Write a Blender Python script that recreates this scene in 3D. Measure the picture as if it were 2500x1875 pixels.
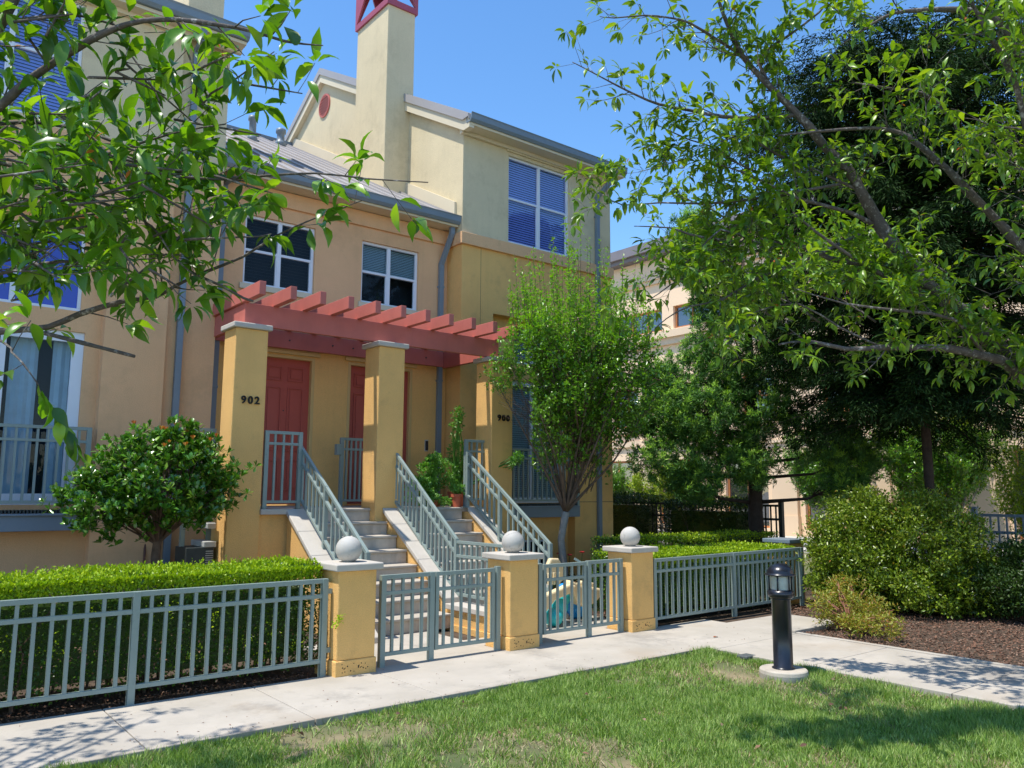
import bpy, math, random
import numpy as np
from mathutils import Vector, Matrix

for _o in list(bpy.data.objects):
    bpy.data.objects.remove(_o, do_unlink=True)
SC = bpy.context.scene
COL = SC.collection
R_ = math.radians

# ------------------------------------------------------------------ camera
cam_d = bpy.data.cameras.new("camera")
cam = bpy.data.objects.new("camera", cam_d)
COL.objects.link(cam)
cam_d.sensor_width = 36.0
cam_d.lens = 1979.2 / 2500 * 36.0
cam_d.clip_start = 0.05
cam_d.clip_end = 3000
_r = (0.77932136, -0.62659581, 0.00599207)
_d = (0.08628879, 0.09783951, -0.99145432)
_f = (0.62065486, 0.77317858, 0.13031662)
cam.matrix_world = Matrix(((_r[0], -_d[0], -_f[0], 0.0), (_r[1], -_d[1], -_f[1], 0.0),
                           (_r[2], -_d[2], -_f[2], 1.85), (0, 0, 0, 1)))
SC.camera = cam

# ------------------------------------------------------------------ sky, sun, exposure
SUN = Vector((-1.0, 0.18, 2.6)).normalized()
world = bpy.data.worlds.new("World")
SC.world = world
world.use_nodes = True
_nt = world.node_tree
_nt.nodes.clear()
_sky = _nt.nodes.new('ShaderNodeTexSky')
_sky.sky_type = 'NISHITA'
_sky.sun_disc = False
_sky.sun_elevation = math.asin(SUN.z)
_sky.sun_rotation = math.atan2(SUN.x, SUN.y)
_sky.altitude = 0
_sky.air_density = 1.0
_sky.dust_density = 0.1
_sky.ozone_density = 2.5
_bg = _nt.nodes.new('ShaderNodeBackground')
_bg.inputs['Strength'].default_value = 0.15
_wo = _nt.nodes.new('ShaderNodeOutputWorld')
_hs = _nt.nodes.new('ShaderNodeHueSaturation')
_hs.inputs['Saturation'].default_value = 1.20
_nt.links.new(_sky.outputs[0], _hs.inputs['Color'])
_nt.links.new(_hs.outputs[0], _bg.inputs[0])
_nt.links.new(_bg.outputs[0], _wo.inputs[0])
sun_d = bpy.data.lights.new("sun", 'SUN')
sun_d.energy = 3.4
sun_d.angle = R_(0.53)
sun_d.color = (1.0, 0.95, 0.87)
sun = bpy.data.objects.new("sun", sun_d)
COL.objects.link(sun)
sun.rotation_euler = SUN.to_track_quat('Z', 'Y').to_euler()
sun.location = (0, 0, 30)
SC.view_settings.view_transform = 'Standard'
SC.view_settings.look = 'None'
SC.view_settings.gamma = 1.0
SC.view_settings.exposure = 0.80
SC.render.engine = 'CYCLES'
SC.cycles.max_bounces = 8
SC.cycles.transparent_max_bounces = 12

# ------------------------------------------------------------------ materials
MATS = {}

def nmat(name):
    m = bpy.data.materials.new(name)
    m.use_nodes = True
    nt = m.node_tree
    b = nt.nodes['Principled BSDF']
    MATS[name] = m
    return m, nt, b

def N(nt, typ, **kw):
    n = nt.nodes.new(typ)
    for k, v in kw.items():
        if k.startswith('i_'):
            n.inputs[k[2:].replace('_', ' ')].default_value = v
        else:
            setattr(n, k, v)
    return n

def ramp(nt, stops):
    n = nt.nodes.new('ShaderNodeValToRGB')
    e = n.color_ramp.elements
    while len(e) < len(stops):
        e.new(0.5)
    for el, (p, c) in zip(e, stops):
        el.position = p
        el.color = (*c, 1)
    return n

def surf(name, col, rough=0.8, var=0.12, vscale=1.5, bump=0.0, bscale=80.0, spec=0.3, stain=None, stain_scale=0.7,
         stain_lo=0.5, stain_hi=0.75, metallic=0.0, bdist=0.004, streak=0.0, grain=0.0):
    """solid colour with gentle mottling, optional stains, vertical streaks and a fine bump"""
    m, nt, b = nmat(name)
    L = nt.links.new
    geo = N(nt, 'ShaderNodeNewGeometry')
    nz = N(nt, 'ShaderNodeTexNoise')
    nz.inputs['Scale'].default_value = vscale
    nz.inputs['Detail'].default_value = 6
    nz.inputs['Roughness'].default_value = 0.65
    L(geo.outputs['Position'], nz.inputs['Vector'])
    lo = tuple(c * (1 - var) for c in col)
    hi = tuple(min(1, c * (1 + var)) for c in col)
    rp = ramp(nt, [(0.3, lo), (0.7, hi)])
    L(nz.outputs['Fac'], rp.inputs['Fac'])
    out = rp.outputs['Color']
    if grain > 0:
        ng = N(nt, 'ShaderNodeTexNoise')
        ng.inputs['Scale'].default_value = 140
        ng.inputs['Detail'].default_value = 3
        L(geo.outputs['Position'], ng.inputs['Vector'])
        mr = N(nt, 'ShaderNodeMapRange')
        mr.inputs['From Min'].default_value = 0.3
        mr.inputs['From Max'].default_value = 0.7
        mr.inputs['To Min'].default_value = 1 - grain
        mr.inputs['To Max'].default_value = 1 + grain
        L(ng.outputs['Fac'], mr.inputs['Value'])
        mg = N(nt, 'ShaderNodeMix', data_type='RGBA', blend_type='MULTIPLY')
        mg.inputs['Factor'].default_value = 1.0
        L(out, mg.inputs['A'])
        L(mr.outputs[0], mg.inputs['B'])
        out = mg.outputs['Result']
    if stain:
        n2 = N(nt, 'ShaderNodeTexNoise')
        n2.inputs['Scale'].default_value = stain_scale
        n2.inputs['Detail'].default_value = 9
        n2.inputs['Roughness'].default_value = 0.72
        L(geo.outputs['Position'], n2.inputs['Vector'])
        mr = N(nt, 'ShaderNodeMapRange')
        mr.inputs['From Min'].default_value = stain_lo
        mr.inputs['From Max'].default_value = stain_hi
        L(n2.outputs['Fac'], mr.inputs['Value'])
        mx = N(nt, 'ShaderNodeMix', data_type='RGBA')
        L(mr.outputs[0], mx.inputs['Factor'])
        L(out, mx.inputs['A'])
        mx.inputs['B'].default_value = (*stain, 1)
        out = mx.outputs['Result']
    if streak > 0:
        mp = N(nt, 'ShaderNodeMapping')
        mp.inputs['Scale'].default_value = (9, 9, 0.6)
        L(geo.outputs['Position'], mp.inputs['Vector'])
        n3 = N(nt, 'ShaderNodeTexNoise')
        n3.inputs['Scale'].default_value = 1.0
        n3.inputs['Detail'].default_value = 5
        L(mp.outputs[0], n3.inputs['Vector'])
        mr = N(nt, 'ShaderNodeMapRange')
        mr.inputs['From Min'].default_value = 0.5
        mr.inputs['From Max'].default_value = 0.8
        mr.inputs['To Max'].default_value = streak
        L(n3.outputs['Fac'], mr.inputs['Value'])
        mx = N(nt, 'ShaderNodeMix', data_type='RGBA')
        L(mr.outputs[0], mx.inputs['Factor'])
        L(out, mx.inputs['A'])
        mx.inputs['B'].default_value = (*(c * 0.45 for c in col), 1)
        out = mx.outputs['Result']
    L(out, b.inputs['Base Color'])
    b.inputs['Roughness'].default_value = rough
    b.inputs['Specular IOR Level'].default_value = spec
    b.inputs['Metallic'].default_value = metallic
    if bump > 0:
        nb = N(nt, 'ShaderNodeTexNoise')
        nb.inputs['Scale'].default_value = bscale
        nb.inputs['Detail'].default_value = 5
        L(geo.outputs['Position'], nb.inputs['Vector'])
        bp = N(nt, 'ShaderNodeBump')
        bp.inputs['Strength'].default_value = bump
        bp.inputs['Distance'].default_value = bdist
        L(nb.outputs['Fac'], bp.inputs['Height'])
        L(bp.outputs[0], b.inputs['Normal'])
    return m

def leafmat(name, cols, trans=0.35, rough=0.42, spec=0.4, tcol=None, bscale=0.0):
    """foliage: hue chosen per leaf (mesh island), with light passing through the blade"""
    m, nt, b = nmat(name)
    L = nt.links.new
    geo = N(nt, 'ShaderNodeNewGeometry')
    k = len(cols)
    rp = ramp(nt, [(i / max(1, k - 1), c) for i, c in enumerate(cols)])
    L(geo.outputs['Random Per Island'], rp.inputs['Fac'])
    L(rp.outputs['Color'], b.inputs['Base Color'])
    b.inputs['Roughness'].default_value = rough
    b.inputs['Specular IOR Level'].default_value = spec
    tr = N(nt, 'ShaderNodeBsdfTranslucent')
    hs = N(nt, 'ShaderNodeMix', data_type='RGBA', blend_type='MULTIPLY')
    hs.inputs['Factor'].default_value = 1.0
    hs.inputs['B'].default_value = (*(tcol or (1.6, 1.9, 0.5)), 1)
    L(rp.outputs['Color'], hs.inputs['A'])
    L(hs.outputs['Result'], tr.inputs['Color'])
    mix = N(nt, 'ShaderNodeMixShader')
    mix.inputs['Fac'].default_value = trans
    L(b.outputs[0], mix.inputs[1])
    L(tr.outputs[0], mix.inputs[2])
    L(mix.outputs[0], nt.nodes['Material Output'].inputs['Surface'])
    return m

def glassmat(name, tint=(0.8, 0.88, 0.95), refl=1.0, ior=1.9, transp=True):
    m, nt, b = nmat(name)
    L = nt.links.new
    gl = N(nt, 'ShaderNodeBsdfGlossy')
    gl.inputs['Roughness'].default_value = 0.015
    gl.inputs['Color'].default_value = (refl, refl, refl, 1)
    geo = N(nt, 'ShaderNodeNewGeometry')
    nb = N(nt, 'ShaderNodeTexNoise')
    nb.inputs['Scale'].default_value = 0.9
    L(geo.outputs['Position'], nb.inputs['Vector'])
    bp = N(nt, 'ShaderNodeBump')
    bp.inputs['Strength'].default_value = 0.12
    bp.inputs['Distance'].default_value = 0.03
    L(nb.outputs['Fac'], bp.inputs['Height'])
    L(bp.outputs[0], gl.inputs['Normal'])
    if transp:
        tr = N(nt, 'ShaderNodeBsdfTransparent')
        tr.inputs['Color'].default_value = (*tint, 1)
    else:
        tr = N(nt, 'ShaderNodeBsdfDiffuse')
        tr.inputs['Color'].default_value = (*tint, 1)
    fr = N(nt, 'ShaderNodeFresnel')
    fr.inputs['IOR'].default_value = ior
    bf = N(nt, 'ShaderNodeMath', operation='SUBTRACT')
    bf.inputs[0].default_value = 1.0
    L(geo.outputs['Backfacing'], bf.inputs[1])
    mu = N(nt, 'ShaderNodeMath', operation='MULTIPLY')
    L(fr.outputs[0], mu.inputs[0])
    L(bf.outputs[0], mu.inputs[1])
    mix = N(nt, 'ShaderNodeMixShader')
    L(mu.outputs[0], mix.inputs['Fac'])
    L(tr.outputs[0], mix.inputs[1])
    L(gl.outputs[0], mix.inputs[2])
    L(mix.outputs[0], nt.nodes['Material Output'].inputs['Surface'])
    return m

surf('stucco_cream', (0.66, 0.56, 0.36), 0.92, 0.08, 0.8, bump=0.9, bscale=70, stain=(0.42, 0.35, 0.22), stain_scale=1.1, stain_lo=0.52, stain_hi=0.88, streak=0.10, grain=0.10, bdist=0.006)
surf('stucco_peach', (0.74, 0.445, 0.235), 0.92, 0.07, 0.7, bump=0.9, bscale=70, stain=(0.52, 0.32, 0.17), stain_scale=1.1, stain_lo=0.53, stain_hi=0.88, streak=0.08, grain=0.10, bdist=0.006)
surf('stucco_ochre', (0.80, 0.475, 0.165), 0.92, 0.08, 0.8, bump=1.0, bscale=75, stain=(0.50, 0.30, 0.12), stain_scale=1.8, stain_lo=0.54, stain_hi=0.88, streak=0.10, grain=0.12, bdist=0.007)
surf('trim_cream', (0.66, 0.58, 0.42), 0.8, 0.04, 1.0, bump=0.1)
surf('trim_ochre', (0.62, 0.42, 0.17), 0.7, 0.04, 1.0, bump=0.1)
surf('cast_concrete', (0.50, 0.46, 0.40), 0.85, 0.08, 3.0, bump=0.25, bscale=60, stain=(0.33, 0.31, 0.27), stain_scale=2.2, stain_lo=0.56, stain_hi=0.85)
surf('stone_ball', (0.47, 0.45, 0.41), 0.7, 0.10, 5.0, bump=0.2, bscale=50, stain=(0.12, 0.12, 0.105), stain_scale=7.0, stain_lo=0.55, stain_hi=0.72, spec=0.35)
surf('step_concrete', (0.46, 0.41, 0.34), 0.9, 0.16, 2.5, bump=0.3, bscale=70, stain=(0.30, 0.27, 0.23), stain_scale=3.0, stain_lo=0.5, stain_hi=0.85, streak=0.45)
surf('red_timber', (0.50, 0.145, 0.115), 0.6, 0.08, 2.0, bump=0.15, bscale=30, spec=0.35, streak=0.12)
surf('red_door_paint', (0.44, 0.085, 0.06), 0.45, 0.05, 2.0, spec=0.4)
surf('rail_paint', (0.24, 0.30, 0.275), 0.42, 0.06, 4.0, spec=0.5, stain=(0.15, 0.20, 0.19), stain_scale=9, stain_lo=0.58, stain_hi=0.8)
surf('gutter_paint', (0.175, 0.225, 0.27), 0.45, 0.06, 2.0, spec=0.5)
surf('roof_metal', (0.36, 0.34, 0.33), 0.55, 0.06, 0.6, spec=0.5)
surf('flashing', (0.30, 0.27, 0.28), 0.5, 0.05, 1.0, spec=0.5)
surf('maroon_metal', (0.36, 0.075, 0.11), 0.5, 0.06, 2.0, spec=0.4)
surf('window_vinyl', (0.72, 0.76, 0.82), 0.4, 0.03, 2.0, spec=0.5)
surf('blind_white', (0.86, 0.88, 0.95), 0.6, 0.03, 2.0)
surf('blind_slat', (0.62, 0.64, 0.62), 0.6, 0.03, 2.0)
surf('blind_dark', (0.42, 0.40, 0.36), 0.6, 0.03, 2.0)
surf('curtain', (0.86, 0.88, 0.90), 0.9, 0.10, 5.0)
surf('dark_interior', (0.03, 0.03, 0.035), 0.9, 0.2, 1.0)  # near-black colour painted in for unlit depth behind panes and vent slats
surf('bark_cherry', (0.10, 0.085, 0.075), 0.85, 0.35, 25.0, bump=0.8, bscale=90, stain=(0.34, 0.33, 0.31), stain_scale=22, stain_lo=0.54, stain_hi=0.64)
surf('bark_brown', (0.13, 0.09, 0.065), 0.95, 0.35, 12.0, bump=1.0, bscale=40)
surf('bark_grey', (0.27, 0.24, 0.20), 0.9, 0.2, 9.0, bump=0.5, bscale=40)
surf('bark_dark', (0.055, 0.038, 0.03), 0.95, 0.3, 10.0, bump=1.0, bscale=30)
surf('twig_red', (0.26, 0.12, 0.07), 0.8, 0.2, 9.0)
surf('black_metal', (0.012, 0.014, 0.022), 0.28, 0.3, 8.0, spec=0.6, stain=(0.09, 0.09, 0.09), stain_scale=38, stain_lo=0.70, stain_hi=0.76)
surf('dark_metal', (0.03, 0.04, 0.04), 0.5, 0.2, 8.0, spec=0.5)
surf('soil', (0.085, 0.06, 0.042), 0.98, 0.4, 7.0, bump=1.0, bscale=30, bdist=0.02)
surf('terracotta', (0.50, 0.12, 0.06), 0.65, 0.08, 6.0, spec=0.3)
surf('toy_cream', (0.78, 0.62, 0.36), 0.45, 0.05, 5.0, spec=0.4, stain=(0.5, 0.36, 0.2), stain_scale=6, stain_lo=0.6, stain_hi=0.9)
surf('toy_teal', (0.015, 0.42, 0.46), 0.4, 0.06, 5.0, spec=0.45)
surf('toy_blue', (0.01, 0.26, 0.68), 0.4, 0.06, 5.0, spec=0.45)
surf('office_render', (0.84, 0.62, 0.42), 0.9, 0.04, 0.4, bump=0.2, bscale=40)
surf('office_band', (0.74, 0.56, 0.38), 0.9, 0.04, 0.4)
surf('office_recess', (0.66, 0.44, 0.22), 0.9, 0.04, 0.4)
surf('office_frame', (0.42, 0.17, 0.065), 0.5, 0.1, 2.0)
surf('office_cap', (0.20, 0.18, 0.19), 0.6, 0.1, 1.0)
surf('pale_bounce_ground', (0.42, 0.38, 0.32), 0.9, 0.15, 0.5, stain=(0.28, 0.25, 0.21), stain_scale=0.4)
surf('asphalt', (0.055, 0.055, 0.058), 0.9, 0.2, 2.0, bump=0.4, bscale=60)
surf('pavement_pale', (0.50, 0.48, 0.44), 0.9, 0.12, 1.2, bump=0.2)
surf('black_paint', (0.012, 0.011, 0.011), 0.5, 0.05, 2.0)
surf('petal_red', (0.45, 0.02, 0.02), 0.6, 0.1, 5.0)
surf('mesh_grille', (0.10, 0.11, 0.11), 0.6, 0.1, 5.0)
surf('utility_grey', (0.45, 0.47, 0.46), 0.5, 0.05, 3.0)
surf('hose_rubber', (0.12, 0.05, 0.03), 0.5, 0.1, 3.0)
surf('lamp_lens', (0.55, 0.56, 0.50), 0.35, 0.15, 15.0, spec=0.5)
surf('dry_leaf', (0.30, 0.10, 0.04), 0.8, 0.3, 9.0)
surf('car_paint', (0.30, 0.33, 0.37), 0.25, 0.03, 3.0, spec=0.6)
surf('tyre_rubber', (0.02, 0.02, 0.02), 0.8, 0.1, 3.0)
glassmat('window_glass', tint=(0.72, 0.80, 0.84), ior=1.3)
glassmat('window_glass_strong', tint=(0.66, 0.72, 0.90), ior=1.9)
glassmat('office_glass', tint=(0.02, 0.025, 0.03), ior=2.4, transp=False)
glassmat('blue_glass', tint=(0.03, 0.06, 0.42), ior=1.6, transp=False)

leafmat('leaf_cherry_near', [(0.06, 0.16, 0.010), (0.12, 0.29, 0.016), (0.03, 0.09, 0.010), (0.22, 0.40, 0.024)], 0.34, 0.34, 0.5, tcol=(2.3, 2.1, 0.4))
leafmat('leaf_cherry', [(0.09, 0.20, 0.014), (0.18, 0.33, 0.02), (0.045, 0.11, 0.012), (0.27, 0.42, 0.028)], 0.30, 0.36, 0.5, tcol=(2.1, 1.9, 0.45))
leafmat('leaf_orange', [(0.50, 0.22, 0.03), (0.52, 0.12, 0.03), (0.50, 0.38, 0.05)], 0.35, 0.5, 0.3, tcol=(1.2, 1.1, 0.6))
leafmat('leaf_myrtle', [(0.08, 0.20, 0.012), (0.14, 0.31, 0.018), (0.04, 0.11, 0.012), (0.20, 0.38, 0.024)], 0.2, 0.30, 0.55)
leafmat('leaf_myrtle_tip', [(0.15, 0.33, 0.018), (0.24, 0.40, 0.022), (0.10, 0.25, 0.016)], 0.3, 0.36, 0.5)
leafmat('leaf_hedge', [(0.05, 0.12, 0.010), (0.08, 0.18, 0.012), (0.022, 0.06, 0.008), (0.13, 0.26, 0.018)], 0.15, 0.34, 0.5)
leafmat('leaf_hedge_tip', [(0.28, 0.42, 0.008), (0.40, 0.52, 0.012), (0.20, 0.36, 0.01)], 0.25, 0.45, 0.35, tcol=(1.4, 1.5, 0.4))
leafmat('leaf_bush', [(0.06, 0.17, 0.018), (0.11, 0.28, 0.02), (0.03, 0.09, 0.012), (0.20, 0.34, 0.03)], 0.12, 0.22, 0.7)
leafmat('leaf_shrub', [(0.13, 0.21, 0.014), (0.23, 0.32, 0.020), (0.05, 0.10, 0.012), (0.26, 0.30, 0.03)], 0.16, 0.34, 0.45)
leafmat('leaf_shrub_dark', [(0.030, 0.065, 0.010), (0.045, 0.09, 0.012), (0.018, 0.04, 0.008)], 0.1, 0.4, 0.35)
leafmat('leaf_nandina', [(0.24, 0.27, 0.03), (0.34, 0.31, 0.045), (0.14, 0.20, 0.02), (0.36, 0.16, 0.03)], 0.25, 0.42, 0.4)
leafmat('leaf_yellow_green', [(0.24, 0.32, 0.014), (0.34, 0.40, 0.02), (0.12, 0.20, 0.012)], 0.3, 0.42, 0.4)
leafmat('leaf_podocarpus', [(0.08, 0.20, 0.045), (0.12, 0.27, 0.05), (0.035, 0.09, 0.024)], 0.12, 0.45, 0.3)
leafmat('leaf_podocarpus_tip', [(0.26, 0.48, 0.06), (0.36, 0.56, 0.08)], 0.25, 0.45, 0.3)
leafmat('leaf_redwood', [(0.012, 0.034, 0.009), (0.024, 0.058, 0.012), (0.006, 0.016, 0.005), (0.04, 0.085, 0.016)], 0.06, 0.7, 0.12)
leafmat('leaf_pot_plant', [(0.08, 0.21, 0.03), (0.13, 0.30, 0.04), (0.18, 0.36, 0.07)], 0.22, 0.42, 0.4)
leafmat('leaf_red_plant', [(0.12, 0.04, 0.03), (0.20, 0.07, 0.04), (0.10, 0.12, 0.03)], 0.25, 0.45, 0.4)
leafmat('flower_pink', [(0.62, 0.26, 0.40), (0.70, 0.36, 0.46), (0.55, 0.24, 0.50)], 0.3, 0.6, 0.2, tcol=(1.1, 1.0, 1.0))
leafmat('grass_green', [(0.13, 0.24, 0.035), (0.24, 0.38, 0.06), (0.42, 0.52, 0.18), (0.08, 0.16, 0.025), (0.32, 0.44, 0.10)], 0.2, 0.5, 0.35)
leafmat('grass_dry', [(0.46, 0.38, 0.22), (0.38, 0.30, 0.17), (0.55, 0.47, 0.30)], 0.2, 0.7, 0.2, tcol=(1, 1, 1))
leafmat('mulch_chip', [(0.16, 0.08, 0.05), (0.24, 0.13, 0.085), (0.09, 0.05, 0.035), (0.32, 0.21, 0.15)], 0.0, 0.9, 0.2)

def path_material():
    m, nt, b = nmat('path_concrete')
    L = nt.links.new
    geo = N(nt, 'ShaderNodeNewGeometry')
    def noise(s, d, r=0.6):
        n = N(nt, 'ShaderNodeTexNoise')
        n.inputs['Scale'].default_value = s
        n.inputs['Detail'].default_value = d
        n.inputs['Roughness'].default_value = r
        L(geo.outputs['Position'], n.inputs['Vector'])
        return n
    def mixin(a, fac, col, mode='MIX'):
        mx = N(nt, 'ShaderNodeMix', data_type='RGBA', blend_type=mode)
        L(fac, mx.inputs['Factor'])
        L(a, mx.inputs['A'])
        mx.inputs['B'].default_value = (*col, 1)
        return mx.outputs['Result']
    def mrange(v, a, c, lo=0.0, hi=1.0):
        mr = N(nt, 'ShaderNodeMapRange')
        mr.inputs['From Min'].default_value = a
        mr.inputs['From Max'].default_value = c
        mr.inputs['To Min'].default_value = lo
        mr.inputs['To Max'].default_value = hi
        L(v, mr.inputs['Value'])
        return mr.outputs[0]
    rp = ramp(nt, [(0.3, (0.37, 0.335, 0.28)), (0.7, (0.49, 0.445, 0.38))])
    L(noise(1.1, 8).outputs['Fac'], rp.inputs['Fac'])
    c = rp.outputs['Color']
    c = mixin(c, mrange(noise(0.9, 10, 0.75).outputs['Fac'], 0.52, 0.70, 0, 0.7), (0.20, 0.185, 0.165))
    c = mixin(c, mrange(noise(45, 3).outputs['Fac'], 0.66, 0.72, 0, 0.6), (0.22, 0.20, 0.18))
    c = mixin(c, mrange(noise(0.5, 6).outputs['Fac'], 0.57, 0.72, 0, 0.5), (0.34, 0.25, 0.16))
    # dirt worn into both long edges of the walk
    sx = N(nt, 'ShaderNodeSeparateXYZ')
    L(geo.outputs['Position'], sx.inputs[0])
    ad = N(nt, 'ShaderNodeMath', operation='MULTIPLY_ADD')
    L(noise(3.0, 6).outputs['Fac'], ad.inputs[0])
    ad.inputs[1].default_value = 0.35
    L(sx.outputs['Y'], ad.inputs[2])
    gt = N(nt, 'ShaderNodeMath', operation='GREATER_THAN')
    L(sx.outputs['Y'], gt.inputs[0])
    gt.inputs[1].default_value = 6.3
    lt = N(nt, 'ShaderNodeMath', operation='LESS_THAN')
    L(sx.outputs['X'], lt.inputs[0])
    lt.inputs[1].default_value = 8.1
    m1 = N(nt, 'ShaderNodeMath', operation='MULTIPLY')
    L(mrange(ad.outputs[0], 6.42, 6.62, 0.6, 0.0), m1.inputs[0])
    L(gt.outputs[0], m1.inputs[1])
    m2 = N(nt, 'ShaderNodeMath', operation='MULTIPLY')
    L(m1.outputs[0], m2.inputs[0])
    L(lt.outputs[0], m2.inputs[1])
    c = mixin(c, m2.outputs[0], (0.27, 0.21, 0.15))
    L(c, b.inputs['Base Color'])
    b.inputs['Roughness'].default_value = 0.9
    b.inputs['Specular IOR Level'].default_value = 0.25
    bp = N(nt, 'ShaderNodeBump')
    bp.inputs['Strength'].default_value = 0.35
    bp.inputs['Distance'].default_value = 0.003
    L(noise(130, 4).outputs['Fac'], bp.inputs['Height'])
    L(bp.outputs[0], b.inputs['Normal'])
path_material()

def lawn_material():
    m, nt, b = nmat('turf_soil')
    L = nt.links.new
    geo = N(nt, 'ShaderNodeNewGeometry')
    n = N(nt, 'ShaderNodeTexNoise')
    n.inputs['Scale'].default_value = 1.3
    n.inputs['Detail'].default_value = 8
    L(geo.outputs['Position'], n.inputs['Vector'])
    rp = ramp(nt, [(0.35, (0.07, 0.10, 0.03)), (0.55, (0.16, 0.15, 0.07)), (0.7, (0.30, 0.23, 0.14))])
    L(n.outputs['Fac'], rp.inputs['Fac'])
    L(rp.outputs['Color'], b.inputs['Base Color'])
    b.inputs['Roughness'].default_value = 0.95
lawn_material()
M = MATS

# ------------------------------------------------------------------ object helpers
def tag(o, label=None, cat=None, group=None, kind=None):
    if label: o['label'] = label
    if cat: o['category'] = cat
    if group: o['group'] = group
    if kind: o['kind'] = kind
    return o

def thing(name, label, cat, loc=(0, 0, 0), group=None):
    o = bpy.data.objects.new(name, None)
    o.empty_display_size = 0.3
    COL.objects.link(o)
    o.location = loc
    return tag(o, label, cat, group)

def wloc(o):
    v = Vector((0, 0, 0))
    while o:
        v += o.location
        o = o.parent
    return v

def copy_tree(o, parent=None):
    c = o.copy()
    COL.objects.link(c)
    c.parent = parent
    for ch in list(o.children):
        copy_tree(ch, c)
    return c

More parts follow.
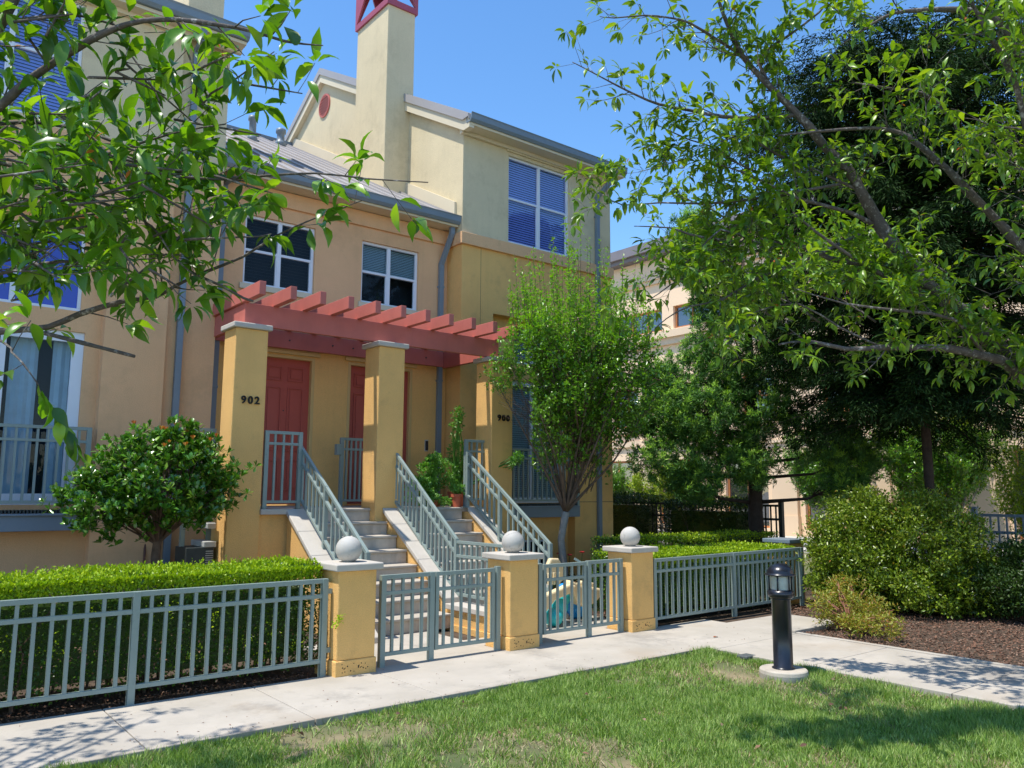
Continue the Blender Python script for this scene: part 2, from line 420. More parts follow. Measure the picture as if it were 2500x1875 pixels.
class MB:
    """collects simple solids into one mesh object"""
    def __init__(self):
        self.v = []
        self.f = []

    def _add(self, vs, fs):
        n = len(self.v)
        self.v += [tuple(p) for p in vs]
        self.f += [tuple(i + n for i in f) for f in fs]
        return self

    def box(self, x0, x1, y0, y1, z0, z1):
        return self._add([(x0, y0, z0), (x1, y0, z0), (x1, y1, z0), (x0, y1, z0), (x0, y0, z1), (x1, y0, z1), (x1, y1, z1), (x0, y1, z1)],
                         [(0, 3, 2, 1), (4, 5, 6, 7), (0, 1, 5, 4), (1, 2, 6, 5), (2, 3, 7, 6), (3, 0, 4, 7)])

    def quad(self, *p):
        return self._add(p, [tuple(range(len(p)))])

    def bar(self, p0, p1, w, h, up=(0, 0, 1)):
        """square bar from p0 to p1; w across, h along 'up'"""
        a, b = Vector(p0), Vector(p1)
        d = (b - a).normalized()
        u = Vector(up)
        s = d.cross(u).normalized()
        u = s.cross(d).normalized()
        s *= w / 2
        u *= h / 2
        vs = [a - s - u, a + s - u, a + s + u, a - s + u, b - s - u, b + s - u, b + s + u, b - s + u]
        return self._add(vs, [(0, 1, 2, 3), (7, 6, 5, 4), (0, 4, 5, 1), (1, 5, 6, 2), (2, 6, 7, 3), (3, 7, 4, 0)])

    def tube(self, pts, rad, n=8, cap=True, wob=0.0, rng=None):
        P = [Vector(p) for p in pts]
        if not hasattr(rad, '__len__'):
            rad = [rad] * len(P)
        rings = []
        prev = None
        for i, p in enumerate(P):
            t = (P[min(i + 1, len(P) - 1)] - P[max(i - 1, 0)]).normalized()
            if prev is None:
                a = Vector((0, 0, 1)) if abs(t.z) < 0.9 else Vector((1, 0, 0))
                s = t.cross(a).normalized()
            else:
                s = (prev - t * prev.dot(t)).normalized()
            prev = s
            u = t.cross(s)
            r = rad[i]
            if wob and rng:
                r *= 1 + rng.uniform(-wob, wob)
            rings.append([p + (s * math.cos(2 * math.pi * k / n) + u * math.sin(2 * math.pi * k / n)) * r for k in range(n)])
        vs = [v for ring in rings for v in ring]
        fs = []
        for i in range(len(P) - 1):
            for k in range(n):
                fs.append((i * n + k, i * n + (k + 1) % n, (i + 1) * n + (k + 1) % n, (i + 1) * n + k))
        if cap:
            fs.append(tuple(range(n - 1, -1, -1)))
            fs.append(tuple((len(P) - 1) * n + k for k in range(n)))
        return self._add(vs, fs)

    def lathe(self, prof, c=(0, 0, 0), n=32):
        """profile of (radius, z) turned about a vertical axis"""
        vs = []
        for r, z in prof:
            for k in range(n):
                a = 2 * math.pi * k / n
                vs.append((c[0] + r * math.cos(a), c[1] + r * math.sin(a), c[2] + z))
        fs = []
        for i in range(len(prof) - 1):
            for k in range(n):
                fs.append((i * n + k, i * n + (k + 1) % n, (i + 1) * n + (k + 1) % n, (i + 1) * n + k))
        fs.append(tuple(range(n - 1, -1, -1)))
        fs.append(tuple((len(prof) - 1) * n + k for k in range(n)))
        return self._add(vs, fs)

    def ball(self, c, r, n=28, sc=(1, 1, 1)):
        vs = [(c[0], c[1], c[2] - r * sc[2])]
        m = n // 2
        for i in range(1, m):
            a = math.pi * i / m - math.pi / 2
            for k in range(n):
                b = 2 * math.pi * k / n
                vs.append((c[0] + r * sc[0] * math.cos(a) * math.cos(b), c[1] + r * sc[1] * math.cos(a) * math.sin(b), c[2] + r * sc[2] * math.sin(a)))
        vs.append((c[0], c[1], c[2] + r * sc[2]))
        fs = [(0, 1 + (k + 1) % n, 1 + k) for k in range(n)]
        for i in range(m - 2):
            for k in range(n):
                a = 1 + i * n
                fs.append((a + k, a + (k + 1) % n, a + n + (k + 1) % n, a + n + k))
        a = 1 + (m - 2) * n
        fs += [(a + k, a + (k + 1) % n, len(vs) - 1) for k in range(n)]
        return self._add(vs, fs)

    def prism(self, poly, axis, a0, a1):
        """polygon extruded along an axis: poly is (u,v) in the other two axes (order x,y,z)"""
        def pt(u, v, a):
            return {'x': (a, u, v), 'y': (u, a, v), 'z': (u, v, a)}[axis]
        n = len(poly)
        vs = [pt(u, v, a0) for u, v in poly] + [pt(u, v, a1) for u, v in poly]
        fs = [tuple(range(n)), tuple(range(2 * n - 1, n - 1, -1))]
        for k in range(n):
            fs.append((k, k + n, (k + 1) % n + n, (k + 1) % n))
        return self._add(vs, fs)

    def build(self, name, mat, parent=None, label=None, bevel=0.0, smooth=False, subsurf=0):
        me = bpy.data.meshes.new(name)
        off = wloc(parent) if parent else Vector((0, 0, 0))
        me.from_pydata([(x - off.x, y - off.y, z - off.z) for x, y, z in self.v], [], self.f)
        import bmesh
        bm = bmesh.new()
        bm.from_mesh(me)
        bmesh.ops.recalc_face_normals(bm, faces=bm.faces)
        bm.to_mesh(me)
        bm.free()
        me.materials.append(M[mat])
        o = bpy.data.objects.new(name, me)
        COL.objects.link(o)
        if parent:
            o.parent = parent
        if label:
            o['label'] = label
        if bevel > 0:
            bv = o.modifiers.new('edge', 'BEVEL')
            bv.width = bevel
            bv.segments = 2
            bv.limit_method = 'ANGLE'
            bv.angle_limit = R_(50)
        if subsurf:
            ss = o.modifiers.new('soft', 'SUBSURF')
            ss.levels = subsurf
            ss.render_levels = subsurf
        if smooth:
            me.polygons.foreach_set('use_smooth', [True] * len(me.polygons))
        return o

def mesh_np(name, V, F, mat, parent=None, smooth=False):
    """V (n,3) float array, F (m,k) int array"""
    V = np.asarray(V, dtype=np.float32)
    F = np.asarray(F, dtype=np.int32)
    if parent:
        V = V - np.array(wloc(parent), dtype=np.float32)
    me = bpy.data.meshes.new(name)
    m, k = F.shape
    me.vertices.add(len(V))
    me.vertices.foreach_set('co', V.ravel())
    me.loops.add(m * k)
    me.loops.foreach_set('vertex_index', F.ravel())
    me.polygons.add(m)
    me.polygons.foreach_set('loop_start', np.arange(0, m * k, k, dtype=np.int32))
    me.polygons.foreach_set('loop_total', np.full(m, k, dtype=np.int32))
    if smooth:
        me.polygons.foreach_set('use_smooth', np.ones(m, dtype=bool))
    me.update(calc_edges=True)
    me.validate()
    me.materials.append(M[mat])
    o = bpy.data.objects.new(name, me)
    COL.objects.link(o)
    if parent:
        o.parent = parent
    return o

# leaf shapes: x along the leaf, y across, z up out of the blade
T_SMALL = (np.array([(0, 0, 0), (.45, .5, .09), (1, 0, -.06), (.45, -.5, .09)], float), np.array([(0, 1, 2), (0, 2, 3)]))
T_MID = (np.array([(0, 0, 0), (.3, 0, .02), (.68, 0, 0), (1, 0, -.14), (.18, .32, .06), (.48, .5, .08), (.8, .27, 0), (.18, -.32, .06), (.48, -.5, .08), (.8, -.27, 0)], float),
         np.array([(0, 1, 4), (4, 1, 5), (5, 1, 2), (5, 2, 6), (6, 2, 3), (0, 7, 1), (7, 8, 1), (8, 2, 1), (8, 9, 2), (9, 3, 2)]))
T_BIG = (np.array([(0, 0, 0), (.1, 0, .01), (.35, 0, .05), (.6, 0, .03), (.82, 0, -.06), (1, 0, -.2),
                   (.2, .3, .10), (.42, .48, .13), (.65, .42, .07), (.84, .2, -.04),
                   (.2, -.3, .10), (.42, -.48, .13), (.65, -.42, .07), (.84, -.2, -.04)], float),
         np.array([(0, 1, 6), (6, 1, 2), (6, 2, 7), (7, 2, 3), (7, 3, 8), (8, 3, 4), (8, 4, 9), (9, 4, 5),
                   (0, 10, 1), (10, 2, 1), (10, 11, 2), (11, 3, 2), (11, 12, 3), (12, 4, 3), (12, 13, 4), (13, 5, 4)]))
T_BLADE = (np.array([(0, .5, 0), (0, -.5, 0), (.55, -.35, .0), (.55, .35, .0), (1, 0, -.12)], float), np.array([(0, 1, 2), (0, 2, 3), (3, 2, 4)]))

def unit(a):
    return a / np.maximum(1e-9, np.linalg.norm(a, axis=-1, keepdims=True))

def leaf_arrays(P, D, U, L, W, tmpl):
    T, F = tmpl
    P = np.asarray(P, float)
    n = len(P)
    x = unit(np.asarray(D, float))
    U = np.asarray(U, float)
    z = unit(U - x * (U * x).sum(1, keepdims=True) + 1e-6)
    y = np.cross(z, x)
    L = np.broadcast_to(np.asarray(L, float), (n,))[:, None, None]
    W = np.broadcast_to(np.asarray(W, float), (n,))[:, None, None]
    V = P[:, None, :] + L * T[None, :, 0:1] * x[:, None, :] + W * T[None, :, 1:2] * y[:, None, :] + L * T[None, :, 2:3] * z[:, None, :]
    k = len(T)
    FF = (F[None, :, :] + (np.arange(n) * k)[:, None, None]).reshape(-1, F.shape[1])
    return V.reshape(-1, 3), FF

def leaf_mesh(name, parts, mat, parent, smooth=False):
    Vs, Fs, off = [], [], 0
    for V, F in parts:
        Vs.append(V)
        Fs.append(F + off)
        off += len(V)
    return mesh_np(name, np.concatenate(Vs), np.concatenate(Fs), mat, parent, smooth)

def rdir(rg, n):
    return unit(rg.normal(size=(n, 3)))

# ================================================================== ground and paths
def sheet(name, x0, x1, y0, y1, z, mat, kind='structure', label=None):
    mb = MB().quad((x0, y0, z), (x1, y0, z), (x1, y1, z), (x0, y1, z))
    o = mb.build(name, mat)
    return tag(o, kind=kind, label=label)

sheet('ground', -900, 1500, -900, 1500, -0.10, 'pale_bounce_ground')  # out-of-view ground made pale to bounce light onto the shaded fronts
sheet('lawn', -14, 8.13, -3.5, 6.358, -0.055, 'turf_soil')
sheet('planting_bed', -14, 16.9, 7.2, 30, -0.035, 'soil')
sheet('mulch_bed', 9.84, 16.9, -4, 7.2, -0.02, 'soil')

mb = MB()
jx = [-6.0, -4.7, -3.4, -2.1, -0.8, 0.5, 1.79, 3.08, 4.32, 6.22, 8.13]
for a, b in zip(jx[:-1], jx[1:]):
    mb.box(a + .004, b - .004, 6.36, 7.74, -0.08, 0.0)
mb.box(8.134, 9.86, 6.244, 7.74, -0.08, 0.0)
mb.box(9.868, 11.3, 6.40, 7.36, -0.08, 0.0)
for a, b in ((6.236, 5.04), (5.032, 3.56), (3.552, 2.0), (1.992, 0.4), (0.392, -1.2), (-1.208, -3), (-3.008, -6)):
    mb.box(8.13, 9.86, b, a, -0.08, 0.0)
path = mb.build('path', 'path_concrete', bevel=0.006)
tag(path, kind='structure')
mb = MB()
mb.box(9.87, 11.0, 6.27, 6.37, -0.08, 0.035)
mb.box(9.868, 9.94, -6, 6.268, -0.08, 0.012)
tag(mb.build('kerb', 'path_concrete', bevel=0.008), kind='structure')
mb = MB()
mb.box(4.32, 6.07, 7.744, 9.32, -0.08, 0.0)
mb.box(6.07, 6.5, 8.09, 8.5, -0.08, -0.002)
mb.box(6.56, 8.14, 7.744, 9.28, -0.08, -0.001)
mb.box(8.142, 8.80, 8.10, 9.28, -0.08, -0.003)
mb.box(6.72, 8.10, 9.284, 9.32, -0.08, -0.001)
tag(mb.build('entry_pavement', 'path_concrete', bevel=0.005), kind='structure')
# street behind the rear fence
sheet('rear_lawn_strip', 16.9, 23.4, -30, 60, -0.03, 'turf_soil')
mb = MB()
mb.box(23.4, 24.4, -30, 60, -0.09, 0.06)
mb.box(27.0, 29.9, -30, 60, -0.09, 0.08)
tag(mb.build('pavement', 'pavement_pale', bevel=0.02), kind='structure')
sheet('road', 24.4, 27.0, -30, 60, -0.05, 'asphalt')

# ================================================================== townhouses
def wall_y(mb, x0, x1, z0, z1, y, openings, depth=0.16, dirn=1):
    """wall face at y (seen from -y) with rectangular openings and reveals going back"""
    xs = sorted({x0, x1} | {o[0] for o in openings} | {o[1] for o in openings})
    zs = sorted({z0, z1} | {o[2] for o in openings} | {o[3] for o in openings})
    for a, b in zip(xs[:-1], xs[1:]):
        for c, d in zip(zs[:-1], zs[1:]):
            cx, cz = (a + b) / 2, (c + d) / 2
            if any(o[0] < cx < o[1] and o[2] < cz < o[3] for o in openings):
                continue
            mb.quad((a, y, c), (b, y, c), (b, y, d), (a, y, d))
    for a, b, c, d in openings:
        e = y + depth
        mb.quad((a, y, c), (a, e, c), (a, e, d), (a, y, d))
        mb.quad((b, y, c), (b, y, d), (b, e, d), (b, e, c))
        mb.quad((a, y, d), (a, e, d), (b, e, d), (b, y, d))
        mb.quad((a, y, c), (b, y, c), (b, e, c), (a, e, c))

def window_y(root, x0, x1, z0, z1, y, mull=None, cross=None, blind='blind_slat', blind_rows=(0.0, 1.0), glass='window_glass', fw=0.045, slat=0.045, tilt=0.012, lower_dark=False):
    """framed window facing -y: frame > pane, blind"""
    mb = MB()
    f = fw
    mb.box(x0, x1, y, y + .07, z0, z0 + f).box(x0, x1, y, y + .07, z1 - f, z1)
    mb.box(x0, x0 + f, y, y + .07, z0 + f, z1 - f).box(x1 - f, x1, y, y + .07, z0 + f, z1 - f)
    xm = (x0 + x1) / 2 if mull is None else mull
    zm = (z0 + z1) / 2 if cross is None else cross
    if mull is not False:
        mb.box(xm - .035, xm + .035, y + .003, y + .067, z0 + f, z1 - f)
    if cross is not False:
        cells = [(x0 + f, x1 - f)] if mull is False else [(x0 + f, xm - .035), (xm + .035, x1 - f)]
        for a, b in cells:
            mb.box(a, b, y + .006, y + .064, zm - .022, zm + .022)
            mb.box(b - .022, b, y + .008, y + .060, z0 + f, zm - .022)
    fr = mb.build('window', 'window_vinyl', root, bevel=0.003)
    g = MB().box(x0 + .01, x1 - .01, y + .038, y + .044, z0 + .01, z1 - .01)
    g.build('pane', glass, fr)
    if blind:
        b = MB()
        zt = z1 - .05
        zb = z0 + (z1 - z0) * (1 - blind_rows[1]) + .03
        z = zt
        while z > zb:
            ya, yb, dz_ = (y + .085, y + .085 + slat * .5, slat * -.12) if blind == 'blind_dark' else (y + .085 + slat * .35, y + .085, slat * .86)
            b.quad((x0 + .03, ya, z), (x1 - .03, ya, z), (x1 - .03, yb, z - dz_), (x0 + .03, yb, z - dz_))
            z -= slat
        b.build('blind', blind, fr)
    return fr

def railing_panel(root, p0, p1, top, mid, bot, z_base=0.0, posts=(True, True), post_bot=None, step=0.125, pk=0.030, rw=0.042, ph=None, name_picket='picket'):
    """straight railing between two plan points, sloping if p0/p1 carry z"""
    a, b = Vector(p0), Vector(p1)
    L = (Vector((b.x, b.y, 0)) - Vector((a.x, a.y, 0))).length
    for nm, h, hh in (('top_rail', top, .045), ('middle_rail', mid, .038), ('bottom_rail', bot, .038)):
        MB().bar((a.x, a.y, a.z + h), (b.x, b.y, b.z + h), rw, hh).build(nm, 'rail_paint', root, bevel=0.003)
    n = max(1, int(round(L / step)))
    for i in range(1, n):
        t = i / n
        p = a.lerp(b, t)
        MB().box(p.x - pk / 2, p.x + pk / 2, p.y - pk / 2, p.y + pk / 2, p.z + bot + .01, p.z + top - .015).build(name_picket, 'rail_paint', root)
    for flag, p in zip(posts, (a, b)):
        if flag:
            pb = p.z + (post_bot if post_bot is not None else 0)
            MB().box(p.x - .03, p.x + .03, p.y - .03, p.y + .03, pb, p.z + top + .022).build('post', 'rail_paint', root, bevel=0.003)

def downpipe(root, x, y, z0, z1, jog=None, label=None):
    mb = MB()
    mb.box(x - .045, x + .045, y - .10, y - .02, z0, z1)
    for z in (z0 + .6, (z0 + z1) / 2, z1 - .5):
        mb.box(x - .055, x + .055, y - .105, y - .003, z, z + .04)
    if jog:
        jx_, jy, jz = jog
        mb.bar((x, y - .06, z1 - .02), (jx_, jy, jz - .18), .09, .08, up=(1, 0, 0))
        mb.box(jx_ - .045, jx_ + .045, jy - .04, jy + .04, jz - .2, jz)
    return mb.build('downpipe', 'gutter_paint', root, label, bevel=0.004)

def gutter(root, x0, x1, y, z0, z1, name='gutter'):
    # ogee-like box gutter: slanting front, open top, end caps
    prof = [(y + .02, z0), (y - .02, z0 + .05), (y - .03, z1 - .03), (y - .045, z1), (y - .03, z1), (y - .012, z1 - .03), (y + .03, z0 + .02), (y + .13, z0 + .02), (y + .13, z1), (y + .145, z1), (y + .145, z0)]
    return MB().prism(prof, 'x', x0, x1).build(name, 'gutter_paint', root)

def seam_roof(root, x0, x1, y0, z0, y1, z1, thick=0.08, seam=0.42):
    mb = MB().prism([(y0, z0), (y1, z1), (y1, z1 - thick), (y0, z0 - thick)], 'x', x0, x1)
    s = (z1 - z0) / (y1 - y0)
    nl = math.hypot(1, s)
    x = x0 + .06
    while x < x1 - .02:
        mb.bar((x, y0 + .002, z0 + .018), (x, y1, z1 + .018), .028, .045, up=(0, -s / nl, 1 / nl))
        x += seam
    return mb.build('roof', 'roof_metal', root)

# ---------------------------------------------------------------- right tower (900 side)
tw = thing('townhouse', 'tall townhouse tower with round red gable vent, right of the pergola', 'townhouse', (8.84, 12.6, 0))
XT0, XT1, YT = 8.84, 12.97, 12.6
ZB0, ZB1, ZE = 6.63, 6.87, 9.05
mb = MB()
wall_y(mb, XT0, XT1, 0, ZB0, YT, [(9.62, 11.83, 0.0, 5.35)], 0.22)
mb.quad((XT0, YT, 0), (XT0, YT, ZB0), (XT0, 25.6, ZB0), (XT0, 25.6, 0))
mb.quad((XT1, YT, 0), (XT1, 25.6, 0), (XT1, 25.6, ZB0), (XT1, YT, ZB0))
mb.quad((XT0, 25.6, 0), (XT0, 25.6, ZB0), (XT1, 25.6, ZB0), (XT1, 25.6, 0))
mb.build('lower_wall', 'stucco_ochre', tw)
mb = MB()
wall_y(mb, 9.62, 11.83, 0, 5.35, YT + .22, [(10.05, 11.72, 1.60, 4.10), (10.35, 11.72, 4.45, 5.2), (10.35, 11.28, 0.22, 0.86)], 0.10)
mb.build('recess_wall', 'stucco_ochre', tw)
mb = MB()
wall_y(mb, XT0, XT1, ZB1, ZE, YT, [(9.99, 11.70, 6.90, 8.76)], 0.12)
s = 0.56
zr = lambda y: 9.30 + s * (y - 12.6)
mb.quad((XT0, YT, ZB1), (XT0, YT, ZE), (XT0, 19.1, zr(19.1) - .06), (XT0, 25.6, ZE), (XT0, 25.6, ZB1))
mb.quad((XT1, YT, ZB1), (XT1, 25.6, ZB1), (XT1, 25.6, ZE), (XT1, 19.1, zr(19.1) - .06), (XT1, YT, ZE))
mb.quad((XT0, 25.6, ZB1), (XT0, 25.6, ZE), (XT1, 25.6, ZE), (XT1, 25.6, ZB1))
mb.build('upper_wall', 'stucco_cream', tw)
mb = MB()
mb.prism([(XT0 - .05, YT - .06), (XT1 + .05, YT - .06), (XT1 + .05, 25.6), (XT1 - .01, 25.6), (XT1 - .01, YT + .01), (XT0 + .01, YT + .01), (XT0 + .01, 25.6), (XT0 - .05, 25.6)], 'z', ZB0, ZB1)
mb.build('band_course', 'stucco_peach', tw, bevel=0.01)
MB().box(9.92, 11.88, YT - .045, YT + .01, 8.83, 9.0).build('lintel', 'stucco_cream', tw, bevel=0.006)
window_y(tw, 9.99, 11.70, 6.90, 8.76, YT + .05, mull=10.86, cross=7.86, glass='window_glass_strong', blind='blind_white', blind_rows=(0, 1.0), slat=0.05)
fd = window_y(tw, 10.05, 11.72, 1.60, 4.10, YT + .26, mull=10.86, cross=False, blind='blind_slat', fw=0.11, blind_rows=(0, 1.0))
window_y(tw, 10.35, 11.72, 4.45, 5.2, YT + .26, mull=10.86, cross=False)
window_y(tw, 10.35, 11.28, 0.22, 0.86, YT + .26, mull=10.8, cross=False, blind=None)
MB().box(9.63, 11.82, YT + .40, YT + .42, 0, 5.34).build('dark_room_backing', 'dark_interior', tw)  # near-black sheet stands in for the unlit room behind the panes
MB().box(9.7, 12.0, YT + .3, YT + .32, 6.88, 8.8).build('dark_room_backing', 'dark_interior', tw)
# roof: two slopes, rake boards, gutter
RX0, RX1 = XT0 - .14, XT1 + .10
seam_roof(tw, RX0, RX1, 12.22, zr(12.22) + .02, 19.1, zr(19.1) + .02, 0.07)
MB().prism([(19.1, zr(19.1) + .02), (26.0, zr(12.2) + .02), (26.0, zr(12.2) - .05), (19.1, zr(19.1) - .05)], 'x', RX0, RX1).build('roof', 'roof_metal', tw)
for nm, xx0, xx1, dz0, dz1, mt in (('rake_board', RX0 + .02, XT0 - .002, -.34, -.055, 'trim_cream'), ('rake_flashing', RX0 - .015, RX0 + .04, -.13, .05, 'roof_metal')):
    mb = MB()
    mb.prism([(12.24, zr(12.24) + dz1), (19.1, zr(19.1) + dz1), (19.1, zr(19.1) + dz0), (12.24 + .2, zr(12.44) + dz0), (12.24, zr(12.24) + dz0 + .12)], 'x', xx0, xx1)
    mb.prism([(19.1, zr(19.1) + dz1), (26.0, zr(12.2) + dz1), (26.0, zr(12.2) + dz0), (19.1, zr(19.1) + dz0)], 'x', xx0, xx1)
    mb.build(nm, mt, tw)
gutter(tw, RX0 + .01, RX1 + .02, 12.18, 8.98, 9.15)
MB().box(RX0 + .05, RX1, 12.23, 12.62, 8.93, 8.985).box(RX0 + .05, RX1, 12.52, 12.60, 8.86, 8.93).build('soffit', 'trim_cream', tw, bevel=0.004)
downpipe(tw, 12.50, YT, 0, 8.45, jog=(12.72, 12.26, 8.99))
# chimney on the gable side
CX0, CX1, CY0, CY1 = 8.24, 8.93, 14.69, 16.1
ch = MB().box(CX0, CX1, CY0, CY1, 6.5, 12.48).build('chimney', 'stucco_cream', tw, bevel=0.012)
mb = MB()
a0, a1, b0, b1 = CX0 - .045, CX1 + .045, CY0 - .045, CY1 + .045
mb.box(a0, a1, b0, b0 + .05, 12.46, 12.60).box(a0, a1, b1 - .05, b1, 12.46, 12.60).box(a0, a0 + .05, b0 + .05, b1 - .05, 12.46, 12.60).box(a1 - .05, a1, b0 + .05, b1 - .05, 12.46, 12.60)
for x in (a0, a1 - .06):
    for y in (b0, b1 - .06):
        mb.box(x, x + .06, y, y + .06, 12.60, 13.45)
for y in (b0, b1 - .04):     # triangular corner webs leaving a sloped opening
    mb.prism([(a0 + .06, 12.6), (a0 + .36, 13.45), (a0 + .06, 13.45)], 'y', y, y + .04)
    mb.prism([(a1 - .06, 12.6), (a1 - .06, 13.45), (a1 - .36, 13.45)], 'y', y, y + .04)
for x in (a0, a1 - .04):
    mb.prism([(b0 + .06, 12.6), (b0 + .66, 13.45), (b0 + .06, 13.45)], 'x', x, x + .04)
    mb.prism([(b1 - .06, 12.6), (b1 - .06, 13.45), (b1 - .66, 13.45)], 'x', x, x + .04)
mb.box(a0, a1, b0, b1, 13.45, 13.6)
mb.build('chimney_cowl', 'maroon_metal', ch)
# round gable vent
vt = MB()
nseg = 40
ring_o, ring_i = .315, .27
for k in range(nseg):
    a, b = 2 * math.pi * k / nseg, 2 * math.pi * (k + 1) / nseg
    P = [(19.0 + r * math.cos(t), 11.93 + r * math.sin(t)) for r, t in ((ring_i, a), (ring_o, a), (ring_o, b), (ring_i, b))]
    vt.prism(P, 'x', XT0 - .035, XT0 - .002)
for i in range(-3, 4):
    z = 11.93 + i * .075
    h = math.sqrt(max(0, ring_i ** 2 - (z - 11.93) ** 2))
    if h > .03:
        vt.quad((XT0 - .036, 19 - h, z - .016), (XT0 - .036, 19 + h, z - .016), (XT0 - .030, 19 + h, z + .016), (XT0 - .030, 19 - h, z + .016))
vv = vt.build('round_vent', 'red_timber', tw)
MB().prism([(19.0 + .28 * math.cos(2 * math.pi * k / 32), 11.93 + .28 * math.sin(2 * math.pi * k / 32)) for k in range(32)], 'x', XT0 - .004, XT0 - .001).build('vent_backing', 'dark_interior', vv)

def balcony(root, x0, x1, y, zs, full_left=True):
    sl = MB().box(x0, x1, y - .02, y + .26, zs - .22, zs).box(x0 + .02, x1 - .02, y - .05, y - .02, zs - .02, zs + .01).build('balcony_slab', 'gutter_paint', root, bevel=0.006)
    mb = MB()
    x = x0 + .03
    while x < x1 - .02:
        mb.box(x, x + .022, y + .0, y + .25, zs + .012, zs + .055)
        x += .042
    mb.build('balcony_grate', 'dark_metal', sl)
    e = bpy.data.objects.new('balcony_railing', None)
    COL.objects.link(e)
    e.parent = root
    e.location = Vector((x0, y, zs)) - wloc(root)
    railing_panel(e, (x0 + .03, y + .02, 0), (x1 - .03, y + .02, 0), 2.66, 2.48, 1.66, post_bot=zs, posts=(full_left, True))
    return sl

# (balcony railings are built after the fences so that they share the rail builder)
balcony(tw, 9.3, 11.83, YT - .14, 1.54, full_left=False)

MB().box(11.84, XT1 + .001, YT - .0035, YT + .002, 1.615, 1.627).build('control_joint', 'bark_brown', tw)
MB().box(9.30, 9.306, YT - .003, YT + .002, 4.3, 6.62).build('control_joint', 'bark_brown', tw)
MB().box(XT1 - .9, XT1 - .894, YT - .003, YT + .002, 4.2, 6.62).build('control_joint', 'bark_brown', tw)

# ---------------------------------------------------------------- left tower (902 side)
tl = thing('townhouse', 'cream and peach townhouse at the left edge with French door behind near branches', 'townhouse', (4.18, 12.6, 0))
XL0, XLm, XL1 = -9.0, 3.42, 4.18
mb = MB()
wall_y(mb, XL0, XLm, 0, 6.88, 12.5, [(-0.2, 2.58, 0.0, 5.72)], 0.22)
mb.quad((XLm, 12.5, 0), (XLm, 12.62, 0), (XLm, 12.62, 6.88), (XLm, 12.5, 6.88))
wall_y(mb, XLm, XL1, 0, 6.90, 12.62, [], 0.1)
mb.quad((XL1, 12.62, 0), (XL1, 25.6, 0), (XL1, 25.6, 6.9), (XL1, 12.62, 6.9))
mb.quad((XL0, 12.5, 0), (XL0, 12.5, 6.9), (XL0, 25.6, 6.9), (XL0, 25.6, 0))
mb.quad((XL0, 25.6, 0), (XL0, 25.6, 6.9), (XL1, 25.6, 6.9), (XL1, 25.6, 0))
mb.build('lower_wall', 'stucco_peach', tl)
mb = MB()
wall_y(mb, -0.2, 2.58, 0, 5.72, 12.72, [(0.42, 2.38, 1.62, 4.05), (0.7, 2.30, 4.35, 5.50)], 0.10)
mb.build('recess_wall', 'stucco_peach', tl)
mb = MB()
wall_y(mb, XL0, XLm, 6.88, ZE, 12.5, [(0.28, 2.03, 6.97, 8.84)], 0.12)
mb.quad((XLm, 12.5, 6.88), (XLm, 12.62, 6.88), (XLm, 12.62, ZE), (XLm, 12.5, ZE))
wall_y(mb, XLm, XL1, 6.90, ZE, 12.62, [], 0.1)
mb.quad((XL1, 12.62, 6.9), (XL1, 25.6, 6.9), (XL1, 25.6, ZE), (XL1, 19.1, zr(19.1) - .06), (XL1, 12.62, ZE))
mb.quad((XL0, 12.5, 6.9), (XL0, 12.5, ZE), (XL0, 19.1, zr(19.1) - .06), (XL0, 25.6, ZE), (XL0, 25.6, 6.9))
mb.build('upper_wall', 'stucco_cream', tl)
MB().box(0.2, 2.5, 12.455, 12.51, 8.93, 9.03).build('lintel', 'trim_ochre', tl, bevel=0.006)
window_y(tl, 0.28, 2.03, 6.97, 8.84, 12.55, mull=1.16, cross=7.95, glass='window_glass_strong', blind='blind_white', slat=0.05)
window_y(tl, 0.42, 2.38, 1.62, 4.05, 12.76, mull=1.40, cross=False, blind=None, fw=0.15)
cb = MB()
rngc = random.Random(4)
for (a, b) in ((0.58, 1.3), (1.50, 1.85), (2.02, 2.24)):
    nfold = int((b - a) / .05)
    pts = [(a + (b - a) * i / nfold, 12.90 + .025 * (i % 2) + rngc.uniform(-.008, .008)) for i in range(nfold + 1)]
    for (xa, ya), (xb, yb) in zip(pts[:-1], pts[1:]):
        cb.quad((xa, ya, 1.72), (xb, yb, 1.72), (xb, yb, 3.98), (xa, ya, 3.98))
cb.build('curtain', 'curtain', tl)
window_y(tl, 0.7, 2.30, 4.35, 5.50, 12.76, mull=1.45, cross=False, glass='blue_glass', blind=None)
MB().box(-.1, 2.5, 12.96, 12.98, 0.1, 5.6).box(0.1, 2.2, 12.85, 12.87, 6.95, 8.9).build('dark_room_backing', 'dark_interior', tl)
seam_roof(tl, XL0, XL1 + .12, 12.2, zr(12.22) + .02, 19.1, zr(19.1) + .02, 0.07)
MB().prism([(19.1, zr(19.1) + .02), (26.0, zr(12.2) + .02), (26.0, zr(12.2) - .05), (19.1, zr(19.1) - .05)], 'x', XL0, XL1 + .12).build('roof', 'roof_metal', tl)
gutter(tl, XL0, XL1 + .14, 12.16, 8.99, 9.17)
MB().box(XL0, XL1 + .12, 12.23, 12.62, 8.93, 8.985).box(XL0, XL1 + .12, 12.42, 12.50, 8.86, 8.93).build('soffit', 'trim_cream', tl, bevel=0.004)
downpipe(tl, 3.63, 12.62, 0, 8.75, jog=(3.63, 12.26, 8.99))
chl = MB().box(4.05, 4.70, 14.69, 16.1, 6.9, 12.9).build('chimney', 'stucco_cream', tl, bevel=0.012)
MB().box(4.0, 4.75, 14.64, 16.15, 12.9, 13.9).build('chimney_cowl', 'maroon_metal', chl)
balcony(tl, -0.3, 2.50, 12.42, 1.50)

